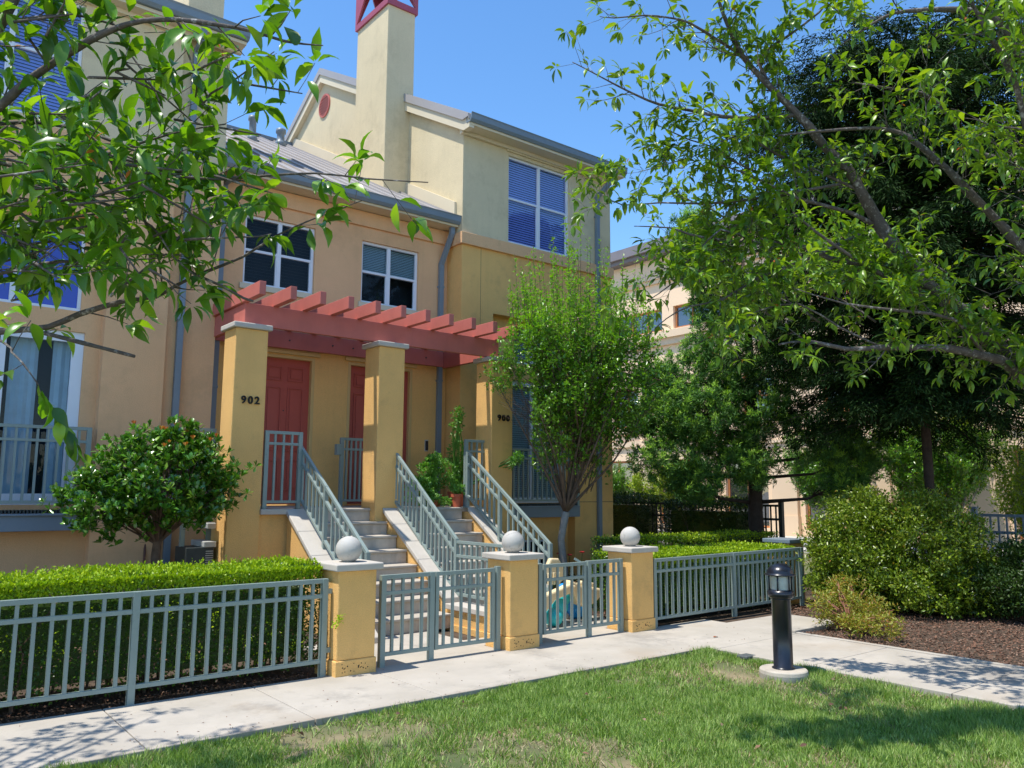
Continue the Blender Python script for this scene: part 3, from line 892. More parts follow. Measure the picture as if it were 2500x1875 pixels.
# ---------------------------------------------------------------- middle house
tm = thing('townhouse', 'lower peach townhouse between the towers, two windows above the red pergola', 'townhouse', (6.5, 13.1, 0))
YM = 13.1
W1 = (4.74, 6.01, 5.26, 6.46)
W2 = (6.94, 8.17, 5.27, 6.44)
D1 = (5.08, 6.07, 1.575, 4.11)
D2 = (6.74, 8.06, 1.575, 4.12)
mb = MB()
wall_y(mb, 4.18, 8.84, 0, 6.72, YM, [W1, W2, D1, D2], 0.14)
mb.build('front_wall', 'stucco_peach', tm)
MB().quad((4.18, YM, 6.86), (8.84, YM, 6.86), (8.84, YM, 7.12), (4.18, YM, 7.12)).build('frieze', 'stucco_cream', tm)
MB().box(4.18, 8.835, YM - .05, YM + .02, 6.70, 6.98).build('band_course', 'stucco_peach', tm, bevel=0.012)
# ochre facing over the lower storey behind the pergola
mb = MB()
wall_y(mb, 4.184, 8.836, 1.57, 4.24, YM - .012, [(D1[0] - .002, D1[1] + .002, 1.57, D1[3]), (D2[0] - .002, D2[1] + .002, 1.57, D2[3])], 0.012)
mb.build('entry_wall', 'stucco_ochre', tm)
window_y(tm, *W1, YM + .05, cross=5.86, blind='blind_dark', slat=0.055)
w2 = window_y(tm, *W2, YM + .05, mull=7.54, cross=5.87, blind='blind_slat', blind_rows=(0, 0.52), slat=0.032)
MB().box(4.2, 8.8, YM + .34, YM + .36, 4.9, 6.8).build('dark_room_backing', 'dark_interior', tm)
MB().box(W1[0] - .06, W1[1] + .06, YM - .045, YM + .05, W1[2] - .10, W1[2] - .003).build('window_sill', 'trim_cream', tm, bevel=0.006)
MB().box(W2[0] - .06, W2[1] + .06, YM - .045, YM + .05, W2[2] - .10, W2[2] - .003).build('window_sill', 'trim_cream', tm, bevel=0.006)

def door(root, x0, x1, z0, z1, y, label):
    d = MB().box(x0, x1, y, y + .05, z0, z1).build('door', 'red_door_paint', root, label)
    w = x1 - x0
    mb = MB()
    cols = ((x0 + w * .13, x0 + w * .44), (x0 + w * .56, x0 + w * .87))
    H = z1 - z0
    for a, b in cols:
        for c, e in ((.09, .30), (.36, .80), (.845, .945)):
            za, zb = z0 + H * c, z0 + H * e
            for q in ((a, b, za, za + .018), (a, b, zb - .018, zb), (a, a + .018, za + .018, zb - .018), (b - .018, b, za + .018, zb - .018)):
                mb.box(q[0], q[1], y - .020, y + .002, q[2], q[3])
            mb.box(a + .05, b - .05, y - .014, y + .002, za + .05, zb - .05)
    mb.build('door_panel', 'red_door_paint', d, bevel=0.003)
    MB().ball((x0 + .07, y - .045, z0 + .95), .03, 14).tube([(x0 + .07, y - .03, z0 + .95), (x0 + .07, y, z0 + .95)], .012).build('door_handle', 'dark_metal', d, smooth=True)
    return d
d1 = door(tm, D1[0] + .04, D1[1] - .04, 1.60, D1[3] - .04, YM + .07, 'red six-panel door nearest the 902 column')
MB().ball(((D1[0] + D1[1]) / 2, YM + .066, 3.18), .012, 10).build('peephole', 'dark_metal', d1)
d2 = door(tm, D2[0] + .04, 7.62, 1.60, D2[3] - .04, YM + .07, 'red door half hidden by the middle column, with a glazed sidelight')
mb = MB()
mb.box(7.62, 7.70, YM + .06, YM + .12, 1.6, D2[3] - .04).box(7.94, D2[1] - .03, YM + .06, YM + .12, 1.6, D2[3] - .04).box(7.70, 7.94, YM + .06, YM + .12, 1.6, 1.78).box(7.70, 7.94, YM + .06, YM + .12, D2[3] - .2, D2[3] - .04)
sd = mb.build('sidelight', 'red_door_paint', tm, bevel=0.003)
MB().box(7.70, 7.94, YM + .10, YM + .11, 1.78, D2[3] - .2).build('pane', 'window_glass_strong', sd)
mb = MB()
for i in range(1, 34):
    mb.box(7.70, 7.94, YM + .085, YM + .098, 1.78 + i * .064, 1.79 + i * .064)
mb.build('glazing_bar', 'blind_slat', sd)
for (a, b, c, d) in (D1, D2):
    mb = MB()
    mb.box(a - .015, a + .042, YM - .02, YM + .12, 1.58, d + .01).box(b - .042, b + .015, YM - .02, YM + .12, 1.58, d + .01).box(a + .042, b - .042, YM - .02, YM + .12, d - .042, d + .01)
    mb.box(a - .09, b + .09, YM - .065, YM - .008, d + .03, d + .085).box(a - .07, b + .07, YM - .045, YM - .008, d + .085, d + .11)
    mb.build('door_frame', 'trim_ochre', tm, bevel=0.004)
db = MB().box(8.39, 8.45, YM - .04, YM - .01, 2.60, 2.78).build('doorbell', 'black_metal', tm, bevel=0.01)
MB().box(8.38, 8.46, YM - .022, YM - .012, 2.58, 2.80).build('doorbell_plate', 'utility_grey', db, bevel=0.006)
zm = lambda y: 7.33 + .515 * (y - 13.0)
seam_roof(tm, 4.19, 8.80, 12.68, zm(12.68) + .02, 21.0, zm(21.0) + .02, 0.07, seam=0.40)
MB().box(4.2, 8.8, 20.93, 21.07, zm(21) + .0, zm(21) + .11).build('ridge_cap', 'gutter_paint', tm, bevel=0.01)
gutter(tm, 4.19, 8.86, 12.66, 7.03, 7.20)
MB().box(4.19, 8.835, 12.72, 13.10, 6.99, 7.04).box(4.19, 8.835, 12.76, 12.82, 7.04, 7.14).build('soffit', 'trim_cream', tm, bevel=0.004)
MB().prism([(12.8, zm(12.8) + .05), (20.9, zm(20.9) + .05), (20.9, zm(20.9) + .30), (12.8, zm(12.8) + .30)], 'x', 8.785, 8.838).build('roof_flashing', 'trim_cream', tm)
for (x, y, h, r) in ((6.9, 18.9, .62, .085), (8.15, 20.2, .45, .10)):
    z = zm(y)
    MB().lathe([(r * 1.9, -.05), (r * 1.3, .10), (r, .14), (r, h - .12), (r * 1.35, h - .10), (r * 1.35, h), (r * .9, h + .02)], (x, y, z), 20).build('vent_pipe', 'gutter_paint', tm, smooth=True)
downpipe(tm, 8.66, YM, 1.57, 6.3, jog=(8.74, 12.80, 7.05))
downpipe(tm, 4.34, YM, 0, 6.9, jog=(4.34, 12.80, 7.05))

# ================================================================== entrance: landing, columns, pergola
ld = thing('entrance_landing', 'raised concrete entrance landing behind the three columns, level with the red doors', 'landing', (6.5, 11.4, 0))
MB().box(4.19, 8.82, 11.374, 13.085, 1.49, 1.565).build('landing_slab', 'step_concrete', ld, bevel=0.006)
MB().box(4.19, 5.10, 11.24, 13.08, 0, 1.49).build('landing_wall', 'stucco_ochre', ld)
MB().box(8.12, 8.82, 11.24, 12.58, 0, 1.49).build('landing_wall', 'stucco_ochre', ld)
MB().box(4.46, 4.86, 11.15, 11.372, 1.492, 1.568).build('landing_edge', 'cast_concrete', ld, bevel=0.008)

def column(x0, x1, y0, y1, label):
    cx, cy = (x0 + x1) / 2, (y0 + y1) / 2
    c = thing('entry_column', label, 'column', (cx, cy, 0), 'stucco columns carrying the pergola')
    MB().box(x0, x1, y0, y1, -.05, 4.115).build('shaft', 'stucco_ochre', c, bevel=0.012)
    MB().box(x0 - .05, x1 + .05, y0 - .05, y1 + .05, 4.115, 4.195).build('cap', 'cast_concrete', c, bevel=0.015)
    return c
c1 = column(4.0, 4.47, 11.2, 11.66, 'ochre stucco column bearing the number 902')
c2 = copy_tree(c1)
c2.location.x = 6.53
c2['label'] = 'ochre stucco column without a number, between the two flights of steps'
c3 = copy_tree(c1)
c3.location.x = 8.775
c3['label'] = 'ochre stucco column bearing the number 900'

def number_text(txt, x, z, y, h, parent, gap=0.0):
    """house number cut in bold numerals, one mesh"""
    cu = bpy.data.curves.new('house_number', 'FONT')
    cu.body = txt
    cu.size = h * 1.38
    cu.extrude = 0.012
    cu.offset = 0.0030
    cu.space_character = 1.30
    cu.align_x = 'CENTER'
    tmp = bpy.data.objects.new('house_number_curve', cu)
    COL.objects.link(tmp)
    dg = bpy.context.evaluated_depsgraph_get()
    me = bpy.data.meshes.new_from_object(tmp.evaluated_get(dg))
    bpy.data.objects.remove(tmp, do_unlink=True)
    me.name = 'house_number'
    me.materials.clear()
    me.materials.append(M['black_paint'])
    o = bpy.data.objects.new('house_number', me)
    COL.objects.link(o)
    o.rotation_euler = (R_(90), 0, 0)
    o.parent = parent
    o.location = Vector((x, y, z)) - wloc(parent)
    return o
number_text('902', 4.245, 3.045, 11.184, 0.108, c1)['label'] = 'black numerals reading 902'
number_text('900', 8.795, 3.065, 11.184, 0.108, c3)['label'] = 'black numerals reading 900'

pg = thing('pergola', 'red painted timber pergola with eleven rafters over the entrance landing', 'pergola', (6.4, 11.9, 4.2))
MB().box(4.16, 8.78, 11.33, 11.41, 4.20, 4.52).build('front_beam', 'red_timber', pg, bevel=0.005)
MB().box(4.162, 4.242, 11.412, 13.02, 4.20, 4.515).build('side_beam', 'red_timber', pg, bevel=0.005)
MB().box(8.70, 8.778, 11.412, 13.02, 4.20, 4.515).build('side_beam', 'red_timber', pg, bevel=0.005)
lb = MB().box(4.245, 8.697, 12.97, 13.05, 4.22, 4.515).build('wall_beam', 'red_timber', pg, bevel=0.005)
mb = MB()
for x in (4.75, 5.55, 6.35, 6.75, 7.6, 8.3):
    mb.tube([(x, 12.955, 4.36), (x, 12.972, 4.36)], .014, 8)
mb.build('bolt', 'dark_metal', lb)
for k in range(11):
    x = 4.12 + .458 * k
    MB().box(x, x + .095, 10.72 + .008 * k, 13.06 if k < 10 else 12.58, 4.522, 4.715).build('rafter', 'red_timber', pg, bevel=0.006)

# ================================================================== steps, cheek walls
def steps(x0, x1, label):
    t = thing('entrance_steps', label, 'steps', (x0, 9.32, 0), 'concrete flights up to the doors')
    for k in range(8):
        y = 9.32 + .293 * k
        y1 = y + .33 if k < 7 else 11.372
        if k == 7:
            y1 = 11.45
        z = .195 * (k + 1)
        top = min(z, 1.568)
        mb = MB()
        mb.box(x0, x1, y, y + (.293 if k < 7 else .0) + .04, max(0, z - .195) + (0 if k == 0 else -.02), top - .035)
        mb.box(x0 - .0, x1, y - .022, y + (.31 if k < 7 else .05), top - .035, top)
        mb.build('step', 'step_concrete', t, bevel=0.008)
    return t
steps(5.135, 6.44, 'left flight of pale concrete steps rising to door 902')
steps(6.74, 8.06, 'right flight of pale concrete steps rising to door 900')

def cheek(x0, x1, ytop, ybot, label, slope=.672, ztop=1.50, flat=None, cx0=None, cx1=None):
    t = thing('step_wall', label, 'step wall', ((x0 + x1) / 2, ytop, 0), 'sloping stucco walls beside the steps')
    zb = ztop - slope * (ytop - ybot)
    poly = [(ytop, -.03), (ytop, ztop), (ybot, zb), (ybot, -.03)]
    MB().prism(poly, 'x', x0, x1).build('wall', 'stucco_ochre', t)
    c0 = x0 - .035 if cx0 is None else cx0
    c1_ = x1 + .02 if cx1 is None else cx1
    n = 5
    for i in range(n):
        ya = ytop - (ytop - ybot) * i / n
        yb = ytop - (ytop - ybot) * (i + 1) / n + .004
        za, zb_ = ztop - slope * (ytop - ya), ztop - slope * (ytop - yb)
        MB().prism([(ya, za + .002), (ya, za + .072), (yb, zb_ + .072), (yb, zb_ + .002)], 'x', c0, c1_).build('coping', 'cast_concrete', t, bevel=0.01)
    return t
k1 = cheek(4.87, 5.13, 11.19, 8.95, 'leftmost sloping stucco wall with concrete coping beside the left steps')
k2 = cheek(6.452, 6.70, 11.19, 9.42, 'middle sloping stucco wall with concrete coping between the two flights of steps')
MB().box(6.452, 6.72, 8.10, 9.418, -.03, .245).build('low_wall', 'stucco_ochre', k2)
MB().box(6.41, 6.76, 8.08, 9.42, .247, .32).build('coping', 'cast_concrete', k2, bevel=0.01)
MB().box(6.43, 6.452, 8.10, 9.418, -.03, .05).build('low_wall_plinth', 'stucco_ochre', k2)
k3 = cheek(8.075, 8.33, 11.19, 8.95, 'rightmost sloping stucco wall with concrete coping, behind the handrail near column 900')

# ================================================================== handrails and landing railings
def hand(x, label, ext=False):
    r = thing('stair_handrail', label, 'handrail', (x, 9.3, 0), 'grey green metal handrails of the steps')
    ytop, zt = 11.32, 2.49
    yb = 9.52 if ext else 9.20
    sl = (2.47 - 1.12) / (11.32 - 9.32) if not ext else (2.49 - 1.13) / (11.36 - 9.52)
    zbm = zt - sl * (ytop - yb)
    for nm, dz, hh in (('top_rail', 0, .045), ('middle_rail', -.19, .038), ('bottom_rail', -.72 if not ext else -.74, .038)):
        MB().bar((x, ytop, zt + dz), (x, yb, zbm + dz), .045, hh).build(nm, 'rail_paint', r, bevel=0.003)
    n = 17
    for i in range(1, n):
        t = i / n
        y = ytop + (yb - ytop) * t
        z = zt + (zbm - zt) * t
        if i in (8,):
            continue
        MB().box(x - .015, x + .015, y - .015, y + .015, z - .71, z - .015).build('picket', 'rail_paint', r)
    for y in (ytop, 10.42, yb):
        z = zt - sl * (ytop - y)
        MB().box(x - .028, x + .028, y - .028, y + .028, z - .92, z + .015).build('post', 'rail_paint', r, bevel=0.003)
        MB().box(x - .05, x + .05, y - .05, y + .05, z - .93, z - .918).build('base_plate', 'rail_paint', r)
    if ext:
        y2 = 8.30
        for nm, z in (('top_rail', 1.13), ('middle_rail', .94), ('bottom_rail', .42)):
            MB().bar((x, yb, z), (x, y2, z), .045, .04).build(nm, 'rail_paint', r, bevel=0.003)
        for i in range(1, 10):
            y = yb + (y2 - yb) * i / 10
            MB().box(x - .015, x + .015, y - .015, y + .015, .43, 1.12).build('picket', 'rail_paint', r)
        MB().box(x - .03, x + .03, y2 - .03, y2 + .03, .322, 1.15).build('post', 'rail_paint', r, bevel=0.003)
    return r
hand(5.08, 'left handrail of the left flight, sloping down behind the first gate pillar')
hand(6.66, 'middle handrail on the wall between the flights, levelling out near the gate', ext=True)
hand(8.13, 'right handrail of the right flight, beside the crape myrtle')

def small_rail(name, label, cat, p0, p1, top, mid, bot, pb, step=.12, group=None):
    r = thing(name, label, cat, (p0[0], p0[1], pb), group)
    railing_panel(r, (p0[0], p0[1], 0), (p1[0], p1[1], 0), top, mid, bot, post_bot=pb, step=step)
    return r
G2 = 'short metal railings around the landing'
small_rail('landing_railing', 'short railing in front of the left red door, beside column 902', 'railing', (4.53, 11.24), (5.04, 11.24), 2.66, 2.50, 1.67, 1.57, group=G2)
small_rail('landing_railing', 'short railing between potted plants and column 900', 'railing', (8.16, 11.42), (8.62, 11.42), 2.70, 2.52, 1.70, 1.57, group=G2)
small_rail('landing_railing', 'railing in shadow between the two doors, behind the middle column', 'railing', (6.28, 12.35), (7.05, 12.35), 2.69, 2.52, 1.67, 1.57, step=.085, group=G2)
small_rail('landing_railing', 'short railing behind the round leafy bush, left of column 902', 'railing', (3.62, 11.85), (3.98, 11.85), 2.69, 2.52, 1.67, 0.0, group=G2)
bx = MB().box(6.17, 6.26, 12.30, 12.40, 2.42, 2.60).build('latch_box', 'rail_paint', bevel=0.004)
bx.parent = [o for o in bpy.data.objects if o.get('label') == 'railing in shadow between the two doors, behind the middle column'][0]
bx.location = -bx.parent.location

# ================================================================== gate pillars, gates, fences
def gate_pillar(x0, label):
    x1, y0, y1 = x0 + .45, 7.60, 8.06
    p = thing('gate_pillar', label, 'pillar', ((x0 + x1) / 2, 7.83, 0), 'ochre gate pillars with stone balls')
    MB().box(x0 + .008, x1 - .008, y0 + .008, y1 - .008, .15, 1.03).build('shaft', 'stucco_ochre', p, bevel=0.012)
    MB().box(x0 - .006, x1 + .006, y0 - .006, y1 + .006, -.05, .15).build('plinth', 'stucco_ochre', p, bevel=0.010)
    mb = MB()
    rr = random.Random(7)
    for _ in range(22):
        x, z = rr.uniform(x0 + .05, x1 - .05), rr.uniform(.03, .13)
        mb.ball((x, y0 - .006, z), .005 + rr.random() * .003, 8, (1, .5, 1))
    mb.build('weep_hole', 'black_paint', p)
    cp = MB().box(x0 - .045, x1 + .045, y0 - .045, y1 + .045, 1.03, 1.10).build('cap', 'cast_concrete', p, bevel=0.012)
    cx, cy = (x0 + x1) / 2, (y0 + y1) / 2
    MB().ball((cx, cy, 1.10 + .128), .137, 40).lathe([(.06, .0), (.055, .02), (.045, .03)], (cx, cy, 1.10), 24).build('ball_finial', 'stone_ball', p, smooth=True)
    return p
pa = gate_pillar(3.875, 'ochre gate pillar with stone ball between the long left fence and the first gate')
pb_ = copy_tree(pa)
pb_.location.x += 6.09 - 3.875
pb_['label'] = 'ochre gate pillar with stone ball between the two gates'
pc = copy_tree(pa)
pc.location.x += 8.165 - 3.875
pc['label'] = 'ochre gate pillar with stone ball between the second gate and the right fence'
pdm = thing('end_pillar', 'plain ochre pillar with flat grey cap at the far end of the right fence, no ball', 'pillar', (12.72, 8.2, 0))
MB().box(12.5, 12.95, 8.0, 8.46, -.05, .98).build('shaft', 'stucco_ochre', pdm, bevel=0.012)
MB().box(12.46, 12.99, 7.96, 8.50, .98, 1.05).build('cap', 'gutter_paint', pdm, bevel=0.012)

YF = 7.75
fl = thing('metal_fence', 'long grey green metal fence in front of the clipped left hedge', 'fence', (-3, YF, 0))
for a, b, ps in ((-3.4, -1.6, (1, 0)), (-1.6, 0.2, (1, 0)), (0.2, 2.01, (1, 0)), (2.01, 3.80, (1, 1))):
    railing_panel(fl, (a, YF, 0), (b, YF, 0), .93, .78, .145, posts=ps, post_bot=-.03, step=.126)
for _z in (.22, .80):
    MB().box(3.83, 3.88, YF - .015, YF + .015, _z, _z + .05).build('wall_bracket', 'rail_paint', fl)
fr = thing('metal_fence', 'grey green metal fence behind the bollard, between the third ball pillar and the end pillar', 'fence', (8.75, YF - .05, 0))
railing_panel(fr, (8.72, YF - .05, 0), (10.52, YF - .05, .01), .90, .75, .115, posts=(1, 0), post_bot=-.03, step=.126)
railing_panel(fr, (10.52, YF - .05, .01), (12.36, YF - .05, .02), .90, .75, .115, posts=(1, 1), post_bot=-.03, step=.126)

def leaf_gate(label, x0, x1, hinge_post_x, latch_x, others):
    g = thing('garden_gate', label, 'gate', (x0, YF, 0), 'low metal garden gates')
    # swinging leaf: welded frame with pickets
    mb = MB()
    for x in (x0 + .022, x1 - .022):
        mb.box(x - .022, x + .022, YF - .02, YF + .02, .10, .945)
    mb.box(x0 + .044, x1 - .044, YF - .019, YF + .019, .90, .943).box(x0 + .044, x1 - .044, YF - .018, YF + .018, .735, .772).box(x0 + .044, x1 - .044, YF - .019, YF + .019, .102, .142)
    mb.build('gate_frame', 'rail_paint', g, bevel=0.003)
    n = int(round((x1 - x0) / .125))
    for i in range(1, n):
        x = x0 + (x1 - x0) * i / n
        MB().box(x - .015, x + .015, YF - .012, YF + .012, .14, .905).build('picket', 'rail_paint', g)
    MB().box(hinge_post_x - .03, hinge_post_x + .03, YF - .03, YF + .03, -.03, .96).build('hinge_post', 'rail_paint', g, bevel=0.003)
    mid = (hinge_post_x + (x0 if hinge_post_x < x0 else x1)) / 2
    for z in (.25, .80):
        MB().tube([(mid, YF + .02, z - .03), (mid, YF + .02, z + .03)], .012, 10).build('hinge', 'rail_paint', g)
    return g
g1 = leaf_gate('low gate in front of the left steps, between first and second ball pillars', 5.14, 5.97, 6.02, 0, None)
railing_panel(g1, (4.475, YF, 0), (5.09, YF, 0), .925, .755, .125, posts=(1, 1), post_bot=-.03, step=.125)
g2 = leaf_gate('low gate in front of the plastic toy, between second and third ball pillars', 6.73, 7.46, 6.67, 0, None)
railing_panel(g2, (7.51, YF, 0), (8.10, YF, 0), .93, .76, .125, posts=(1, 1), post_bot=-.03, step=.125)
MB().bar((7.40, YF + .02, .93), (7.32, YF + .06, .985), .012, .03).build('latch', 'rail_paint', g2)

def back_fence(label, y0, y1, z0, z1, mat_name='dark_metal', x=16.0):
    r = thing('rear_fence', label, 'fence', (x, y0, 0), 'dark metal fences along the street')
    y = y0
    while y < y1 - .1:
        ye = min(y + 2.4, y1)
        for nm, h in (('top_rail', z1), ('middle_rail', z1 - .30), ('bottom_rail', z0)):
            MB().bar((x, y, h), (x, ye, h), .05, .05).build(nm, mat_name, r)
        n = int((ye - y) / .13)
        for i in range(1, n):
            q = y + (ye - y) * i / n
            MB().box(x - .014, x + .014, q - .014, q + .014, z0, z1 + .0).build('picket', mat_name, r)
        MB().box(x - .045, x + .045, y - .045, y + .045, -.05, z1 + .12).box(x - .06, x + .06, y - .06, y + .06, z1 + .12, z1 + .15).build('post', mat_name, r)
        y = ye
    return r
back_fence('grey rear fence behind the big shrub, at the right edge', 4.0, 8.6, .25, 1.46, 'gutter_paint')
back_fence('black rear fence left of the big shrub, beside the pine trunk', 10.4, 15.2, .25, 1.55, 'dark_metal')

# ================================================================== office building across the street
ob = thing('office_building', 'three storey tan office building with brown framed windows across the street', 'building', (30, 10, 0))
OY0, OY1, OX = -22.0, 46.0, 30.0

def swap(mb):
    """turn a wall built facing -y into one facing -x: (x,y,z) -> (y,x,z)"""
    mb.v = [(b, a, c) for a, b, c in mb.v]
    return mb
g_w, m_w, t_w = [], [], []
y = 27.75
for k in range(-4, 13):
    c = 25.0 - 3.85 * k + .0
    g_w.append((c - 1.08, c + 1.08, 0.35, 3.35))
    m_w.append((c + 2.35, c + 3.95, 5.0, 6.92))
    t_w.append((c + .70, c + 3.85, 9.62, 10.72))
clip = lambda ws: [w for w in ws if w[0] > OY0 + .3 and w[1] < OY1 - .3]
g_w, m_w, t_w = clip(g_w), clip(m_w), clip(t_w)
mb = MB()
wall_y(mb, OY0, OY1, 0, 13.6, OX, g_w + m_w + t_w, 0.35)
swap(mb)
mb.box(OX + .4, OX + 14, OY0, OY0 + .1, 0, 13.6).box(OX + .4, OX + 14, OY1 - .1, OY1, 0, 13.6)
mb.build('wall', 'office_render', ob)
mb = MB()
mb.box(OX - .75, OX + 14, OY0 - .5, OY1 + .5, 13.52, 14.0).box(OX - .55, OX + 14, OY0 - .3, OY1 + .3, 13.32, 13.518)
mb.build('roof', 'office_cap', ob)
mb = MB()
mb.box(OX - .22, OX + .01, OY0, OY1, 12.2, 12.46).box(OX - .14, OX + .01, OY0, OY1, 12.0, 12.198)
mb.box(OX - .30, OX + .01, OY0, OY1, 9.18, 9.52).box(OX - .16, OX + .01, OY0, OY1, 8.86, 9.178)
mb.box(OX - .12, OX + .01, OY0, OY1, 4.02, 4.30)
mb.build('cornice', 'office_band', ob)
for k in range(-4, 13):
    c = 25.0 - 3.85 * k
    mb = MB()
    p0, p1 = c + 1.34, c + 2.50
    if p0 > OY0 and p1 < OY1:
        mb.box(OX - .16, OX + .01, p0, p1, 0, 3.9).box(OX - .24, OX + .01, p0 - .08, p1 + .08, 3.9, 4.018).box(OX - .22, OX + .01, p0 - .05, p1 + .05, 0, .9)
        mb.build('pilaster', 'office_band', ob)
for z in (8.1, 4.9, 6.96):
    MB().box(OX - .004, OX + .0, OY0, OY1, z, z + .012).build('wall_joint', 'office_recess', ob)

def office_window(a, b, z0, z1, nm):
    mb = MB()
    X = OX + .16
    f = .09
    mb.box(X, X + .08, a, b, z0, z0 + f).box(X, X + .08, a, b, z1 - f, z1).box(X, X + .08, a, a + f, z0 + f, z1 - f).box(X, X + .08, b - f, b, z0 + f, z1 - f)
    for i in range(1, nm):
        y = a + (b - a) * i / nm
        mb.box(X + .003, X + .077, y - .05, y + .05, z0 + f, z1 - f)
    fr_ = mb.build('window', 'office_frame', ob)
    MB().box(X + .04, X + .05, a + .02, b - .02, z0 + .02, z1 - .02).build('pane', 'office_glass', fr_)
    return fr_
for a, b, c, d in g_w:
    office_window(a, b, c, d, 2)
for a, b, c, d in m_w:
    w = office_window(a, b, c, d, 2)
    MB().box(OX + .163, OX + .237, a + .09, b - .09, 5.95, 6.02).build('transom', 'office_frame', w)
    MB().box(OX - .14, OX + .01, a - .06, b + .06, c - .34, c - .01).build('window_sill', 'office_band', w)
for a, b, c, d in t_w:
    office_window(a, b, c, d, 3)

# ================================================================== plants
def clump_points(rg, centers, radii, n_per, shell=(0.75, 1.05)):
    """random points on noisy shells of many little clumps; returns points and outward directions"""
    C_ = np.repeat(np.asarray(centers, float), n_per, axis=0)
    Rr = np.repeat(np.asarray(radii, float), n_per)
    d = rdir(rg, len(C_))
    r = Rr * rg.uniform(shell[0], shell[1], len(C_))
    return C_ + d * r[:, None] * np.array([1, 1, .8]), d

def ellipsoid_clumps(rg, c, r, k, lo=0.55, hi=1.0, zmin=-1.0):
    d = rdir(rg, k * 3)
    d = d[d[:, 2] > zmin][:k]
    u = rg.uniform(lo, hi, len(d))
    return np.asarray(c) + d * u[:, None] * np.asarray(r)

def leaves_on(rg, P, D, L, W, tmpl, jitter=.8, up=.4):
    n = len(P)
    dd = unit(D + rg.normal(size=(n, 3)) * jitter + np.array([0, 0, up]))
    uu = unit(rg.normal(size=(n, 3)) * .7 + np.array([0, 0, 1.0]))
    LL = L * rg.uniform(.65, 1.2, n)
    return leaf_arrays(P, dd, uu, LL, LL * (W / L), tmpl)

def hedge(name, label, cat, box, n, rg, mat='leaf_hedge', tip='leaf_hedge_tip', L=.024, W=.016, tips=0, rough=.03, group=None, core=.09, top_only_tip=True, kind=None, bark='bark_brown'):
    x0, x1, y0, y1, z1 = box
    z0 = .06
    t = thing(name, label, cat, ((x0 + x1) / 2, (y0 + y1) / 2, 0), group)
    ax, ay, az = (y1 - y0) * (z1 - z0), (x1 - x0) * (z1 - z0), (x1 - x0) * (y1 - y0)
    faces = rg.choice(5, n, p=np.array([ax, ax, ay, ay, az]) / (2 * ax + 2 * ay + az))
    u, v = rg.random(n), rg.random(n)
    P = np.zeros((n, 3)); D = np.zeros((n, 3))
    for k, (d, f) in enumerate((((-1, 0, 0), lambda u, v: (np.full_like(u, x0), y0 + u * (y1 - y0), z0 + v * (z1 - z0))),
                                ((1, 0, 0), lambda u, v: (np.full_like(u, x1), y0 + u * (y1 - y0), z0 + v * (z1 - z0))),
                                ((0, -1, 0), lambda u, v: (x0 + u * (x1 - x0), np.full_like(u, y0), z0 + v * (z1 - z0))),
                                ((0, 1, 0), lambda u, v: (x0 + u * (x1 - x0), np.full_like(u, y1), z0 + v * (z1 - z0))),
                                ((0, 0, 1), lambda u, v: (x0 + u * (x1 - x0), y0 + v * (y1 - y0), np.full_like(u, z1))))):
        s = faces == k
        a = f(u[s], v[s])
        P[s] = np.stack(a, 1)
        D[s] = d
    # broad undulation plus depth scatter, so the face is never a plane
    und = np.sin(P[:, 0] * 3.1 + P[:, 2] * 2) * .35 + np.sin(P[:, 0] * 7.7 + P[:, 1] * 5 + 1.3) * .3 + np.sin(P[:, 2] * 11 + P[:, 0] * 4.1) * .35
    P += D * (und * rough)[:, None] - D * (rg.random(n) ** 1.5 * core)[:, None]
    parts = [leaves_on(rg, P, D, L, W, T_SMALL, .9, .25)]
    leaf_mesh('foliage', parts, mat, t)
    if tips:
        k = rg.integers(0, n, tips * 3)
        sel = k[(D[k, 2] > .5)][:tips] if top_only_tip else k[:tips]
        Q = P[sel] + np.array([0, 0, 1]) * rg.uniform(-.01, .045, (len(sel), 1)) * (1 if top_only_tip else 0)
        if top_only_tip:      # new shoots also lip over the top front edge
            m = int(len(sel) * .35)
            e = np.stack([x0 + rg.random(m) * (x1 - x0), y0 - rg.random(m) * .03, z1 - rg.random(m) ** 2 * .13], 1)
            Q = np.concatenate([Q, e])
        dd = np.tile(np.array([[0, 0, 1.0]]), (len(Q), 1))
        leaf_mesh('new_shoots', [leaves_on(rg, Q, dd, L * 1.05, W, T_SMALL, .8, .5)], tip, t)
    # woody inside
    mb = MB()
    rr = random.Random(int(x0 * 10) + 5)
    nst = int((x1 - x0) * 7)
    for i in range(nst):
        x = x0 + (i + rr.random()) * (x1 - x0) / nst
        y = rr.uniform(y0 + .2, y1 - .2)
        for _ in range(3):
            mb.tube([(x, y, -.03), (x + rr.uniform(-.1, .1), y + rr.uniform(-.1, .1), z1 * .4), (x + rr.uniform(-.25, .25), y + rr.uniform(-.3, .3), z1 * .85)], [.014, .009, .004], 5)
    mb.build('stems', bark, t)
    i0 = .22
    MB().box(x0 + .07, x1 - .07, y0 + i0, y1 - i0, z0 + .1, z1 - i0).build('dark_core', 'leaf_shrub_dark', t)  # solid dark box stands in for the shaded inside, closing gaps between leaves
    return t

